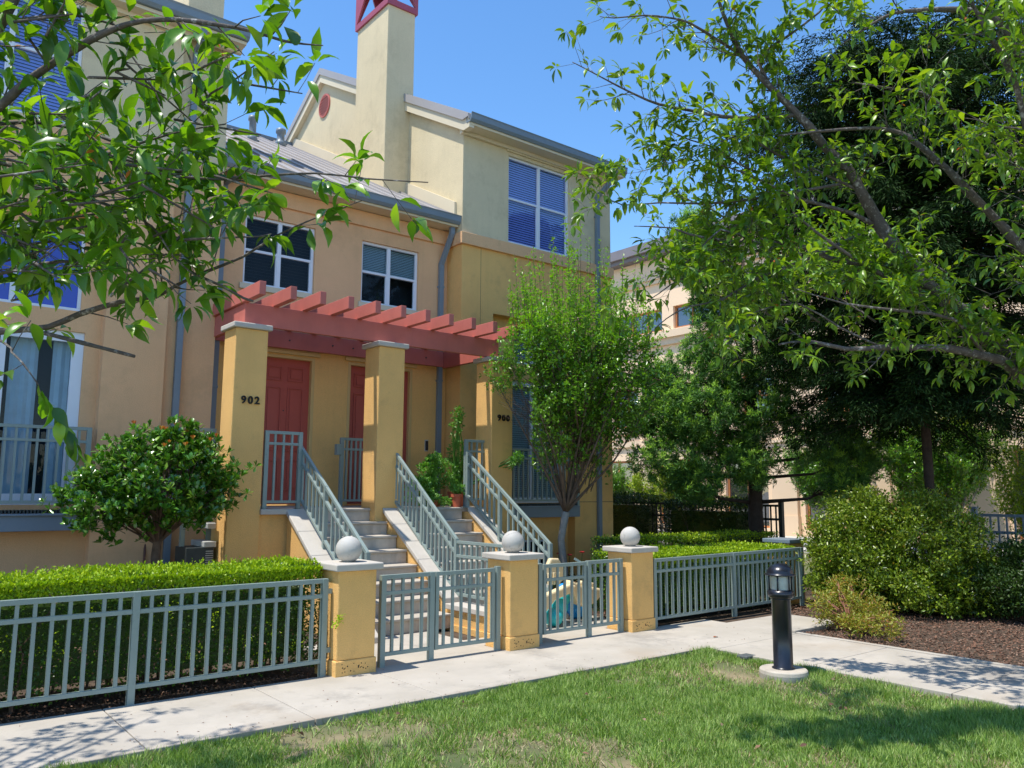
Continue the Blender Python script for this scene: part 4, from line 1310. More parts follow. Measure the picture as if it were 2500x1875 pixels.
rg = np.random.default_rng(11)
HG = 'clipped hedges'
hl = hedge('clipped_hedge', 'long clipped hedge with yellow green top behind the left fence', 'hedge', (-3.2, 3.83, 7.90, 8.82, 1.05), 62000, rg, tips=30000, L=.037, W=.022, core=.15)
def hedge_sprigs(t, box, n):
    x0, x1, y0, y1, z1 = box
    P, D = [], []
    for _ in range(n):
        b_ = np.array([rg.uniform(x0, x1), rg.uniform(y0, y1), z1 - .02])
        lean = np.array([rg.normal() * .3, rg.normal() * .3, 1.0])
        h = rg.uniform(.03, .10)
        for k in range(9):
            P.append(b_ + lean * h * k / 8)
            D.append(lean * .6 + rg.normal(size=3) * .8)
    leaf_mesh('sprigs', [leaves_on(rg, np.array(P), np.array(D), .026, .016, T_SMALL, .3, .2)], 'leaf_hedge_tip', t)
hedge_sprigs(hl, (-1.0, 3.8, 7.9, 8.8, 1.05), 420)
# pinkish old leaves and stray shoots poking through the fence
P = np.stack([rg.uniform(-1, 3.9, 700), rg.uniform(7.80, 7.88, 700), rg.uniform(.05, .55, 700)], 1)
leaf_mesh('old_leaves', [leaves_on(rg, P, np.tile([[0, -1.0, 0]], (700, 1)), .03, .018, T_SMALL)], 'mulch_chip', hl)
P = []
for (x, z) in ((2.55, .34), (3.05, .42), (3.3, .5), (2.3, .75), (1.4, .5), (2.0, .18), (1.0, .62), (3.55, .3), (3.2, .2), (2.75, .62), (1.7, .8)):
    P.append(np.array([x, 7.84, z]) + rg.normal(size=(34, 3)) * np.array([.055, .02, .055]))
for i in range(16):       # sprig round the pillar corner
    P.append(np.array([3.84 + .004 * i, 7.60 - .002 * i, .50 + .006 * i]) + rg.normal(size=(5, 3)) * .018)
P = np.concatenate(P)
leaf_mesh('leaves', [leaves_on(rg, P, np.tile([[0.3, -1.0, .3]], (len(P), 1)), .03, .017, T_SMALL)], 'leaf_hedge_tip', hl)
hedge('clipped_hedge', 'clipped hedge with bright green top behind the right fence', 'hedge', (8.75, 12.38, 7.86, 8.95, .93), 40000, rg, tips=17000, L=.036, W=.022, core=.14)
hedge('clipped_hedge', 'darker clipped hedge running behind the bright right hedge, toward the pine trunk', 'hedge', (10.6, 15.4, 10.1, 10.9, 1.0), 22000, rg, tips=4000, L=.036, W=.024)
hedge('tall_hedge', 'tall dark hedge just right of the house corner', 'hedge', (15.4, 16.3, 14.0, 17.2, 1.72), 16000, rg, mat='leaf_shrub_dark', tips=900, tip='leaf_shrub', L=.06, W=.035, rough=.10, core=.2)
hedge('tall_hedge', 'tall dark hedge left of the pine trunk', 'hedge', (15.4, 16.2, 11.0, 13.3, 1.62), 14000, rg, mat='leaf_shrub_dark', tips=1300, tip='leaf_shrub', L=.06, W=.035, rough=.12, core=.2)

def shrub(name, label, cat, blobs, n_per, rg, mat, L, W, tmpl=T_SMALL, stem_at=None, stem_mat='bark_brown', tipmat=None, tip_n=0, group=None, up=.4, jitter=.9, base=None):
    """blobs: (centre, radii, clump count, clump radius)"""
    loc = base if base else (blobs[0][0][0], blobs[0][0][1], 0)
    t = thing(name, label, cat, loc, group)
    cs, rs = [], []
    for c, r, k, cr in blobs:
        q = ellipsoid_clumps(rg, c, r, k)
        cs.append(q)
        rs.append(cr * rg.uniform(.6, 1.25, len(q)))
    cs, rs = np.concatenate(cs), np.concatenate(rs)
    keep = cs[:, 2] > .06
    cs, rs = cs[keep], rs[keep]
    P, D = clump_points(rg, cs, rs, n_per, (.45, 1.05))
    m = P[:, 2] > .0
    P, D = P[m], D[m]
    leaf_mesh('foliage', [leaves_on(rg, P, D, L, W, tmpl, jitter, up)], mat, t, smooth=tmpl is not T_SMALL)
    if tipmat:
        top = cs[:, 2] > np.percentile(cs[:, 2], 45)
        P, D = clump_points(rg, cs[top], rs[top] * 1.05, tip_n, (.85, 1.15))
        m = D[:, 2] > -.1
        leaf_mesh('new_shoots', [leaves_on(rg, P[m], D[m], L, W, tmpl, .6, .7)], tipmat, t)
    mb = MB()
    rr = random.Random(int(abs(loc[0]) * 100))
    for i in range(min(60, len(cs))):
        c = cs[rr.randrange(len(cs))]
        b = Vector((loc[0] + rr.uniform(-.08, .08), loc[1] + rr.uniform(-.08, .08), -.03)) if stem_at is None else Vector(stem_at)
        e = Vector(c)
        mid = b.lerp(e, .5) + Vector((rr.uniform(-.1, .1), rr.uniform(-.1, .1), .08))
        mb.tube([b, mid, e], [.014, .010, .004], 5)
    mb.build('stems', stem_mat, t)
    return t, cs, rs

# round leafy bush on a single stem, left of column 902
bush, bcs, brs = shrub('round_bush', 'round glossy bush on a single bare stem, left of column 902', 'bush',
      [((3.0, 10.75, 1.93), (.95, .75, .62), 150, .17), ((2.3, 10.7, 1.65), (.5, .5, .35), 40, .14), ((3.6, 10.9, 1.9), (.4, .4, .5), 40, .14), ((3.0, 10.7, 2.35), (.6, .5, .25), 36, .14)],
      1, rg, 'leaf_bush', .075, .034, T_MID, stem_at=(3.03, 10.9, 1.15), base=(3.03, 10.9, 0))
bpy.data.objects.remove([o for o in bush.children if o.name.startswith('foliage')][0], do_unlink=True)
# rosettes of upright spoon-shaped leaves
n = len(bcs)
C3 = np.concatenate([bcs + rdir(rg, n) * brs[:, None] * s for s in (.2, .5, .8, 1.0, 1.2, 1.35)])
ax = unit((C3 - np.array([3.0, 10.8, 1.5])) * .6 + np.array([0, -.1, 1.0]) + rg.normal(size=(len(C3), 3)) * .3)
kk = 11
P = np.repeat(C3, kk, 0)
A = np.repeat(ax, kk, 0)
D = unit(A * rg.uniform(.3, 1.0, (len(P), 1)) + rdir(rg, len(P)) * .8)
T_SPOON = (np.array([(0, 0, 0), (.35, .0, .02), (.7, 0, .05), (1, 0, .04), (.35, .22, .06), (.72, .5, .10), (.35, -.22, .06), (.72, -.5, .10)], float),
           np.array([(0, 1, 4), (1, 2, 4), (4, 2, 5), (5, 2, 3), (0, 6, 1), (1, 6, 2), (6, 7, 2), (7, 3, 2)]))
LL = .100 * rg.uniform(.6, 1.2, len(P))
leaf_mesh('foliage', [leaf_arrays(P, D, A, LL, LL * .42, T_SPOON)], 'leaf_bush', bush, True)
sel = C3[np.argsort(-C3[:, 2] + C3[:, 1] * .5)[:60]][rg.integers(0, 60, 16)]
P = np.repeat(sel + np.array([0, -.02, .06]), 8, 0)
D = unit(np.array([0, 0, 1.0]) + rdir(rg, len(P)) * .55)
leaf_mesh('young_leaves', [leaf_arrays(P, D, rdir(rg, len(P)), .06, .022, T_SPOON)], 'leaf_orange', bush, True)
MB().tube([(3.02, 10.92, -.05), (3.05, 10.9, .5), (3.02, 10.9, 1.0), (3.05, 10.88, 1.5), (2.95, 10.8, 1.9)], [.075, .065, .06, .045, .02], 12, wob=.08, rng=random.Random(3)).build('trunk', 'bark_brown', bush, smooth=True)

shrub('large_shrub', 'large yellow green leafy shrub at the end of the right fence, beyond the bollard', 'shrub',
      [((12.95, 6.95, .92), (.90, .80, 1.0), 360, .18), ((13.35, 6.1, .90), (.90, .90, .98), 320, .18), ((12.75, 6.9, .45), (.85, .75, .5), 150, .15), ((13.2, 6.0, .4), (.95, .9, .4), 110, .16), ((13.8, 5.3, .5), (.6, .7, .45), 90, .16)],
      85, rg, 'leaf_shrub', .060, .032, tipmat='leaf_nandina', tip_n=4, base=(13.4, 6.7, 0))
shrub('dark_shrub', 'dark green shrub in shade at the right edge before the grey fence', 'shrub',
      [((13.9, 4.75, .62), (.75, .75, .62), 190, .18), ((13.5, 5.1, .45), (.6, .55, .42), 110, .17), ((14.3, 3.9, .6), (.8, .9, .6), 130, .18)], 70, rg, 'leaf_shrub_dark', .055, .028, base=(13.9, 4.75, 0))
shrub('low_nandina', 'low yellow and reddish plant spilling onto the kerb beside the walk', 'plant',
      [((10.75, 6.15, .28), (.50, .35, .28), 60, .11), ((10.35, 5.45, .16), (.35, .40, .14), 50, .10), ((11.3, 6.3, .4), (.4, .3, .3), 40, .11), ((11.0, 5.75, .22), (.35, .35, .2), 40, .10)],
      26, rg, 'leaf_nandina', .055, .020, base=(10.8, 6.0, 0), stem_mat='twig_red')
# flower bed beside the toy
for (x, y, r, h, m, lab) in ((8.95, 9.55, .22, .30, 'leaf_nandina', 'small yellow green plant in the bed behind the toy'),
                             (9.35, 9.25, .22, .38, 'leaf_red_plant', 'small reddish plant in the bed beside the third ball pillar'),
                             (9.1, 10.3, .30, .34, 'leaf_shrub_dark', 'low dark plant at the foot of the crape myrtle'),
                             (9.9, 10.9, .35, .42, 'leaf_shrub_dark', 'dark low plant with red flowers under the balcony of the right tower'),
                             (8.75, 10.1, .22, .32, 'leaf_shrub', 'green plant with strap leaves behind the toy'),
                             (10.2, 9.6, .30, .45, 'leaf_shrub', 'leafy green plant between crape myrtle and right hedge'),
                             (12.2, 11.9, .35, .62, 'leaf_shrub', 'bright green self sown plant at the corner of the right tower')):
    shrub('bed_plant', lab, 'plant', [((x, y, h * .55), (r, r, h * .5), 30, .09)], 26, rg, m, .055, .018, base=(x, y, 0), stem_mat='twig_red')
fl_ = thing('red_flowers', 'few small red blooms above the dark plants at the foot of the right tower', 'flowers', (9.9, 11.0, 0))
for (x, y, z) in ((9.75, 10.8, .75), (10.15, 10.95, .70), (10.6, 11.1, .72)):
    mb = MB()
    for i in range(6):
        a = i * math.pi / 3
        mb.ball((x + .025 * math.cos(a), y + .025 * math.sin(a), z + .01), .022, 8, (1, 1, .6))
    mb.build('bloom', 'petal_red', fl_)
for (x, y, z) in ((9.75, 10.8, .75), (10.15, 10.95, .70), (10.6, 11.1, .72)):
    MB().tube([(x - .03, y + .02, 0), (x, y, z)], .006, 6).build('stem', 'leaf_shrub_dark', fl_)

# ---------------------------------------------------------------- branching helper
def tube_poly(mb, poly, n=7, rr=None):
    pts = [Vector(p[:3]) for p in poly]
    rad = [p[3] for p in poly]
    # subdivide with a smooth curve and a little kink so that limbs are not ruler-straight
    P, Q = [], []
    for i in range(len(pts) - 1):
        p0, p1, p2, p3 = pts[max(i - 1, 0)], pts[i], pts[i + 1], pts[min(i + 2, len(pts) - 1)]
        for s in (0, .5):
            t = s
            a = (p1 * 2 + (p2 - p0) * t + (p0 * 2 - p1 * 5 + p2 * 4 - p3) * t * t + (p1 * 3 - p0 - p2 * 3 + p3) * t ** 3) * .5
            P.append(a)
            Q.append(rad[i] + (rad[i + 1] - rad[i]) * t)
    P.append(pts[-1])
    Q.append(rad[-1])
    mb.tube(P, Q, n, wob=.12, rng=rr)
    return P, Q

def grow_twigs(mb, P, Q, rr, spacing, tl, out, up=.25, skip=0.0, depth=0, rmax=.05, gate=0, sidep=.75):
    """twigs off a limb; out collects (point, direction) leaf nodes"""
    acc = rr.random() * spacing
    for i in range(len(P) - 1):
        a, b = P[i], P[i + 1]
        seg = (b - a).length
        t = (b - a).normalized() if seg > 1e-6 else Vector((0, 0, 1))
        while acc < seg:
            f = acc / seg
            p = a.lerp(b, f)
            r = Q[i] + (Q[i + 1] - Q[i]) * f
            acc += spacing * rr.uniform(.6, 1.4)
            if rr.random() < skip or r > rmax:
                continue
            if gate and math.sin(p.x * gate + 1.3) + math.sin(p.y * gate * 1.1 + 4.1) + math.sin(p.z * gate * 1.2 + 2.2) > .55:
                continue
            s = Vector((rr.gauss(0, 1), rr.gauss(0, 1), rr.gauss(0, 1)))
            s = (s - t * s.dot(t)).normalized()
            d = (t * .7 + s * .9 + Vector((0, 0, up))).normalized()
            l = tl * rr.uniform(.35, 1.25)
            k = max(2, int(l / .06))
            pts = [p]
            dd = d.copy()
            for j in range(k):
                dd = (dd + Vector((rr.gauss(0, .13), rr.gauss(0, .13), rr.gauss(0.03, .12)))).normalized()
                pts.append(pts[-1] + dd * (l / k))
            r0 = min(r * .5, .0015 + l * .012)
            mb.tube(pts, [r0 + (.0012 - r0) * j / k for j in range(k + 1)], 5)
            for j in range(1, k + 1):
                if j == k or rr.random() < sidep:
                    out.append((pts[j], (pts[j] - pts[j - 1]).normalized(), j == k))
            if depth > 0 and l > tl * .6:
                grow_twigs(mb, pts, [r0] * len(pts), rr, spacing * .9, tl * .5, out, up, .3, depth - 1, sidep=sidep)
        acc -= seg

def leaf_nodes(rg, nodes, per_end, per_side, L, W, tmpl, droop=.35, spread=.9):
    P, D, U = [], [], []
    for p, d, end in nodes:
        k = per_end if end else per_side
        k = max(1, int(rg.integers(max(1, k - 1), k + 2)))
        for _ in range(k):
            v = rg.normal(size=3)
            dv = np.array(d) * (.55 if end else .25) + v / np.linalg.norm(v) * spread + np.array([0, 0, -droop])
            P.append(np.array(p) + dv / np.linalg.norm(dv) * .012)
            D.append(dv)
            U.append(np.array([0, 0, 1.0]) + rg.normal(size=3) * .35)
    P, D, U = np.array(P), np.array(D), np.array(U)
    LL = L * rg.uniform(.5, 1.15, len(P))
    return leaf_arrays(P, D, U, LL, LL * (W / L), tmpl)

LIMBS_WEST=[
 [(0.02,3.56,2.88,0.035),(0.16,3.30,3.03,0.030),(0.27,3.06,3.11,0.024),(0.32,3.01,3.18,0.022),(0.39,2.88,3.23,0.020),(0.46,2.75,3.27,0.018),(0.52,2.70,3.31,0.016),(0.58,2.59,3.31,0.014),(0.67,2.51,3.31,0.013),(0.76,2.39,3.27,0.011),(0.83,2.33,3.25,0.009),(0.91,2.27,3.22,0.007),(0.96,2.23,3.21,0.005),(1.01,2.20,3.21,0.003)],
 [(0.07,3.85,3.23,0.020),(0.31,3.53,3.23,0.013),(0.45,3.41,3.23,0.011),(0.60,3.30,3.19,0.010),(0.70,3.23,3.14,0.008),(0.80,3.16,3.10,0.007),(0.89,3.09,3.05,0.005)],
 [(-0.00,4.03,3.27,0.030),(0.33,3.64,3.23,0.018),(0.47,3.48,3.18,0.016),(0.60,3.31,3.12,0.015),(0.72,3.22,3.09,0.013),(0.83,3.08,3.04,0.011),(0.96,2.92,2.99,0.010),(1.09,2.81,3.00,0.008),(1.21,2.65,2.99,0.006),(1.36,2.53,2.97,0.005),(1.53,2.40,2.96,0.003)],
 [(0.08,3.61,3.07,0.020),(0.30,3.31,3.00,0.012),(0.42,3.23,2.96,0.011),(0.51,3.16,2.90,0.010),(0.63,3.08,2.85,0.009),(0.72,3.01,2.80,0.007),(0.77,2.98,2.75,0.006),(0.82,2.96,2.67,0.005),(0.88,2.92,2.61,0.004)],
 [(0.48,3.27,3.22,0.020),(0.56,3.27,3.17,0.018),(0.65,3.27,3.10,0.016),(0.70,3.25,3.02,0.014),(0.74,3.23,2.95,0.012),(0.79,3.27,2.88,0.009),(0.86,3.30,2.74,0.007),(0.88,3.31,2.61,0.005)],
 [(0.08,4.10,2.44,0.035),(0.39,3.72,2.46,0.022),(0.54,3.60,2.48,0.020),(0.63,3.52,2.53,0.018),(0.75,3.35,2.57,0.016),(0.85,3.27,2.59,0.014),(0.89,3.17,2.62,0.012),(0.97,3.09,2.67,0.011),(1.08,3.00,2.73,0.009),(1.16,2.86,2.80,0.007),(1.25,2.71,2.85,0.005),(1.37,2.60,2.91,0.003)],
 [(0.47,3.66,2.47,0.016),(0.54,3.54,2.44,0.014),(0.63,3.41,2.40,0.013),(0.73,3.34,2.37,0.011),(0.79,3.29,2.35,0.009)],
 [(0.11,3.18,2.43,0.014),(0.30,2.79,2.28,0.006),(0.32,2.72,2.24,0.005),(0.34,2.64,2.20,0.004),(0.38,2.62,2.14,0.003)],
 [(0.84,3.18,2.77,0.008),(0.90,3.08,2.67,0.008),(0.94,2.99,2.62,0.008),(1.00,2.95,2.59,0.007),(1.06,2.91,2.55,0.007),(1.09,2.89,2.54,0.007)],
 [(0.67,2.57,3.34,0.007),(0.69,2.56,3.31,0.007),(0.74,2.65,3.28,0.006),(0.77,2.65,3.21,0.005),(0.80,2.75,3.19,0.005)],
 [(0.47,2.71,3.45,0.006),(0.50,2.82,3.46,0.006),(0.55,2.85,3.40,0.006),(0.60,2.89,3.36,0.005),(0.65,2.86,3.28,0.005),(0.69,2.84,3.21,0.005),(0.71,2.83,3.16,0.005)],
 [(0.85,2.84,3.21,0.008),(0.87,2.81,3.25,0.007),(0.92,2.77,3.29,0.005),(0.95,2.68,3.31,0.004),(1.00,2.57,3.35,0.003)],
 [(0.59,3.21,3.06,0.009),(0.63,3.17,3.08,0.008),(0.71,3.04,3.10,0.007),(0.78,2.91,3.11,0.006),(0.85,2.79,3.11,0.005),(0.89,2.70,3.10,0.004)],
 [(0.12,3.44,3.10,0.050),(0.20,3.22,3.28,0.040),(0.23,2.93,3.32,0.032),(0.27,2.88,3.43,0.028),(0.32,2.81,3.58,0.020)],
 [(0.16,3.59,2.80,0.020),(0.33,3.44,2.89,0.012),(0.42,3.38,2.83,0.010),(0.51,3.31,2.80,0.007),(0.61,3.24,2.74,0.005)],
 [(0.18,3.73,2.69,0.020),(0.36,3.58,2.66,0.012),(0.48,3.48,2.70,0.010),(0.61,3.37,2.71,0.008),(0.74,3.15,2.69,0.006),(0.84,3.06,2.70,0.004)],
 [(0.23,2.93,3.32,0.010),(0.29,2.88,3.34,0.009),(0.36,2.82,3.35,0.008),(0.45,2.87,3.41,0.007),(0.54,2.80,3.38,0.006)],
]
LIMBS_EAST=[
 [(9.44,1.81,1.41,0.130),(8.82,2.10,1.87,0.120),(8.24,2.35,2.36,0.110),(7.67,2.60,2.85,0.085),(7.46,2.67,3.03,0.081),(7.23,2.76,3.22,0.076),(7.08,2.85,3.38,0.072),(6.88,2.93,3.50,0.068),(6.64,3.02,3.72,0.064),(6.45,3.13,3.99,0.059),(6.37,3.17,4.13,0.055),(6.18,3.17,4.28,0.051),(6.07,3.22,4.47,0.046),(5.92,3.32,4.64,0.042),(5.71,3.33,4.76,0.038),(5.53,3.44,4.97,0.033),(5.38,3.53,5.14,0.029),(5.23,3.62,5.34,0.025),(5.07,3.60,5.48,0.021),(4.98,3.63,5.70,0.016),(4.92,3.63,5.99,0.012)],
 [(8.10,1.99,2.88,0.070),(7.43,2.18,3.43,0.060),(7.03,2.31,3.76,0.045),(6.85,2.42,3.98,0.040),(6.54,2.50,4.17,0.036),(6.40,2.59,4.35,0.031),(6.19,2.72,4.55,0.026),(6.11,2.78,4.62,0.022),(5.92,2.92,4.66,0.017),(5.59,3.19,4.63,0.013),(5.36,3.39,4.60,0.008)],
 [(7.67,2.60,2.84,0.060),(7.31,2.62,2.93,0.050),(7.08,2.67,2.96,0.044),(6.74,2.80,3.00,0.038),(6.45,2.91,2.99,0.032),(6.13,3.04,2.97,0.026),(5.81,3.17,2.94,0.020),(5.49,3.29,2.98,0.014),(5.32,3.43,2.95,0.008)],
 [(6.60,3.05,3.70,0.030),(6.23,3.22,3.70,0.027),(5.93,3.33,3.71,0.024),(5.64,3.43,3.79,0.020),(5.29,3.58,3.77,0.017),(5.07,3.75,3.79,0.014),(4.81,3.83,3.80,0.010),(4.69,3.92,3.85,0.007),(4.47,4.09,3.86,0.004)],
 [(6.88,2.94,3.45,0.025),(6.76,2.97,3.46,0.022),(6.28,3.08,3.58,0.018),(5.85,3.14,3.69,0.015),(5.57,3.22,3.82,0.011),(5.41,3.32,3.97,0.008)],
 [(6.38,3.18,4.04,0.022),(6.13,3.24,4.11,0.019),(5.60,3.39,4.15,0.015),(5.31,3.48,4.23,0.012),(5.18,3.58,4.31,0.008),(4.92,3.65,4.34,0.005)],
 [(5.61,3.40,4.85,0.020),(5.33,3.51,4.78,0.018),(5.01,3.64,4.74,0.016),(4.74,3.73,4.74,0.014),(4.47,3.82,4.74,0.011),(4.34,3.91,4.80,0.009),(4.14,3.94,4.83,0.007),(3.96,4.06,4.94,0.005),(3.87,4.13,5.00,0.003)],
 [(5.22,3.63,5.34,0.014),(5.01,3.66,5.38,0.012),(4.74,3.73,5.46,0.010),(4.61,3.83,5.50,0.009),(4.40,3.88,5.46,0.007),(4.22,4.03,5.44,0.005),(4.13,4.10,5.45,0.003)],
 [(5.34,3.57,4.35,0.010),(5.06,3.65,4.42,0.009),(4.95,3.72,4.51,0.007),(4.82,3.82,4.56,0.006),(4.58,3.88,4.61,0.004),(4.52,3.92,4.64,0.003)],
 [(5.94,3.22,4.30,0.016),(5.54,3.44,4.19,0.014),(5.20,3.60,4.10,0.012),(4.94,3.81,4.07,0.009),(4.61,3.95,4.04,0.007),(4.39,4.13,4.02,0.005),(4.26,4.22,4.10,0.003)],
 [(6.20,3.21,3.94,0.016),(5.75,3.35,3.70,0.014),(5.33,3.59,3.50,0.012),(5.05,3.72,3.31,0.009),(4.77,3.82,3.23,0.007),(4.65,3.94,3.14,0.005),(4.47,3.98,2.99,0.003)],
 [(5.43,3.47,3.75,0.010),(5.09,3.76,3.62,0.009),(4.85,3.85,3.50,0.007),(4.65,3.90,3.39,0.006),(4.54,4.01,3.28,0.004),(4.44,4.08,3.28,0.003)],
 [(7.35,2.20,4.45,0.040),(7.06,2.42,4.54,0.030),(6.82,2.59,4.64,0.025),(6.71,2.64,4.87,0.020),(6.50,2.77,5.07,0.016),(6.31,2.92,5.11,0.011),(6.04,3.13,5.16,0.006)],
 [(7.33,1.78,4.71,0.050),(6.47,2.03,5.03,0.035),(6.34,2.10,5.27,0.031),(6.18,2.20,5.38,0.027),(5.97,2.37,5.40,0.023),(5.81,2.50,5.39,0.018),(5.69,2.60,5.37,0.014),(5.57,2.71,5.29,0.010),(5.40,2.87,5.13,0.006)],
 [(5.53,3.44,4.97,0.016),(5.35,3.54,5.27,0.013),(5.51,3.37,5.47,0.011),(5.61,3.14,5.61,0.009),(5.74,2.99,5.87,0.006)],
 [(5.29,3.58,3.77,0.010),(4.99,3.68,3.84,0.008),(4.86,3.81,3.65,0.007),(4.65,3.88,3.50,0.005),(4.55,3.95,3.56,0.003)],
 [(6.18,3.17,4.28,0.015),(5.90,3.37,4.44,0.013),(5.54,3.51,4.53,0.010),(5.19,3.64,4.64,0.008),(4.87,3.80,4.44,0.005),(4.46,4.03,4.27,0.003)],
 [(6.13,3.04,2.97,0.010),(5.86,3.23,3.12,0.009),(5.50,3.36,3.28,0.007),(5.26,3.56,3.22,0.006),(5.00,3.67,3.07,0.004),(4.84,3.82,2.95,0.003)],
 [(7.74,2.24,2.37,0.050),(6.76,2.08,3.37,0.035),(6.14,1.93,4.11,0.029),(5.79,1.88,4.57,0.023),(5.49,1.94,4.89,0.016),(5.31,2.02,5.26,0.010)],
 [(7.08,2.67,2.96,0.020),(6.65,2.71,3.21,0.016),(6.12,2.87,3.23,0.012),(5.68,3.09,3.26,0.008),(5.36,3.33,3.38,0.004)],
]


# ---------------------------------------------------------------- cherry tree, left (close to the camera)
rr = random.Random(21)
cw = thing('cherry_tree', 'leafy cherry tree whose near branches reach in from the left edge', 'tree', (-1.75, 4.7, 0))
mb = MB()
mb.tube([(-1.75, 4.7, -.1), (-1.72, 4.72, .4), (-1.66, 4.68, 1.0), (-1.55, 4.6, 1.6), (-1.45, 4.55, 2.0)], [.17, .14, .13, .125, .12], 14, wob=.06, rng=rr)
mb.build('trunk', 'bark_cherry', cw, smooth=True)
mb, nodes = MB(), []
for i, li in enumerate(LIMBS_WEST):
    li = [(p[0], p[1], p[2], p[3] * .62) for p in li]
    if i not in (6, 7, 9, 10, 11, 14, 15 + 2):
        p0 = li[0]
        if p0[3] >= .012 and p0[0] < .25:      # run the limb back to the fork of the trunk
            li = [(-1.45, 4.55, 2.0, p0[3] + .03), (-.7, (p0[1] + 4.55) / 2 + .1, (p0[2] + 2.0) / 2 + .2, p0[3] + .012)] + li
    P_, Q_ = tube_poly(mb, li, 8, rr)
    cut = 4 if len(li) > 9 else 0
    grow_twigs(mb, P_[cut:], Q_[cut:], rr, .060 if i in (1, 3, 4, 15, 16, 12, 13) else .10, .14, nodes, .3, .15, 0, .05, 13, .35)
# extra short branchlets filling the dense middle left
for _ in range(120):
    x, dd = rr.uniform(.22, .95), rr.uniform(2.7, 3.8)
    c0 = Vector((x, dd, rr.uniform(2.50, 3.30)))
    if c0.x > .28 + (3.7 - c0.y) * .62 + .10:
        continue
    c1_ = c0 + Vector((rr.uniform(-.02, .28), rr.uniform(-.2, .1), rr.uniform(-.12, .12)))
    P_, Q_ = tube_poly(mb, [(*c0, .005), (*c0.lerp(c1_, .5), .004), (*c1_, .002)], 6, rr)
    grow_twigs(mb, P_, Q_, rr, .07, .13, nodes, .3, .1, 0)
# high crown above and left of the view; these limbs throw the dappled shade on path and lawn
S3 = Vector((-SUN.x, -SUN.y, -SUN.z)) / SUN.z
targets = [((1.15, 7.1), 4.1), ((1.6, 7.0), 4.2), ((1.9, 7.4), 4.6), ((2.2, 7.35), 5.0), ((1.35, 6.6), 4.3), ((1.85, 6.55), 4.8), ((2.4, 6.55), 5.6), ((1.0, 6.7), 4.0),
           ((2.3, 6.1), 5.8), ((2.5, 5.75), 5.9), ((2.15, 5.8), 5.6), ((3.08, 5.14), 6.2), ((2.75, 5.9), 6.3), ((1.5, 7.35), 4.4), ((3.4, 5.5), 6.6)]
for i, ((tx, ty), h) in enumerate(targets):
    q = Vector((tx, ty, 0)) - S3 * h
    hub = Vector((-1.45, 4.55, 2.0)).lerp(q, .5) + Vector((-.3, .1, .5))
    small = i in (11, 14)
    P_, Q_ = tube_poly(mb, [(-1.45, 4.55, 2.0, .05), (*hub, .03), (*(hub.lerp(q, .7)), .012), (*q, .004)], 8, rr)
    grow_twigs(mb, P_[4:], Q_[4:], rr, .07 if not small else .12, .20 if not small else .1, nodes, .1, .1, 0)
for _ in range(16):
    q = Vector((rr.uniform(-3.2, -.9), rr.uniform(2.8, 7.2), rr.uniform(3.2, 6.2)))
    hub = Vector((-1.45, 4.55, 2.0)).lerp(q, .5) + Vector((0, 0, .4))
    P_, Q_ = tube_poly(mb, [(-1.45, 4.55, 2.0, .05), (*hub, .025), (*q, .005)], 8, rr)
    grow_twigs(mb, P_[2:], Q_[2:], rr, .10, .35, nodes, .2, .1, 0)
# the hanging leafy spray below the left edge
hang = [p for p in LIMBS_WEST[7][-4:]]
mb.build('branches', 'bark_cherry', cw, smooth=True)
rgl = np.random.default_rng(5)
parts = [leaf_nodes(rgl, nodes, 5, 1, .110, .040, T_BIG, .42)]
end = np.array(hang[-1][:3])
P = np.array([end + np.array([.010 * i, -.004 * i, -.016 * i]) for i in range(13)])
D = np.array([[.25 + rgl.normal() * .3, rgl.normal() * .35, -1.0] for _ in range(13)])
parts.append(leaf_arrays(P, D, rgl.normal(size=(13, 3)) + np.array([0, -1.0, .2]), .078, .036, T_BIG))
leaf_mesh('crown', parts, 'leaf_cherry_near', cw, True)
sel = [nodes[rr.randrange(len(nodes))] for _ in range(22)]
leaf_mesh('young_leaves', [leaf_nodes(rgl, sel, 2, 1, .035, .012, T_MID, -.2)], 'leaf_orange', cw, True)

# ---------------------------------------------------------------- cherry tree, right
rr = random.Random(33)
ce = thing('cherry_tree', 'large cherry tree whose limbs sweep in from the right edge, in front of the redwood', 'tree', (10.4, 1.6, 0))
mb = MB()
mb.tube([(10.4, 1.6, -.1), (10.25, 1.64, .35), (9.98, 1.68, .8), (9.6, 1.74, 1.25), (9.2, 1.8, 1.65)], [.24, .19, .175, .165, .15], 16, wob=.05, rng=rr)
mb.build('trunk', 'bark_cherry', ce, smooth=True)
mb, nodes = MB(), []
for i, li in enumerate(LIMBS_EAST):
    li = [(p[0], p[1], p[2], p[3] * .88) for p in li]
    if i in (1, 12, 13, 18):
        li = [(9.2, 1.8, 1.65, .10), (*(Vector((9.2, 1.8, 1.65)).lerp(Vector(li[0][:3]), .5)), .085)] + li
    P_, Q_ = tube_poly(mb, li, 9, rr)
    big = i in (0, 1, 12, 13, 18)
    grow_twigs(mb, P_, Q_, rr,   .054 if not big else .066, .30 if not big else .42, nodes, .25, .12, 1 if i not in (7, 8, 6) else 0, .075, 6.5 if i not in (6, 7) else 0, .5)
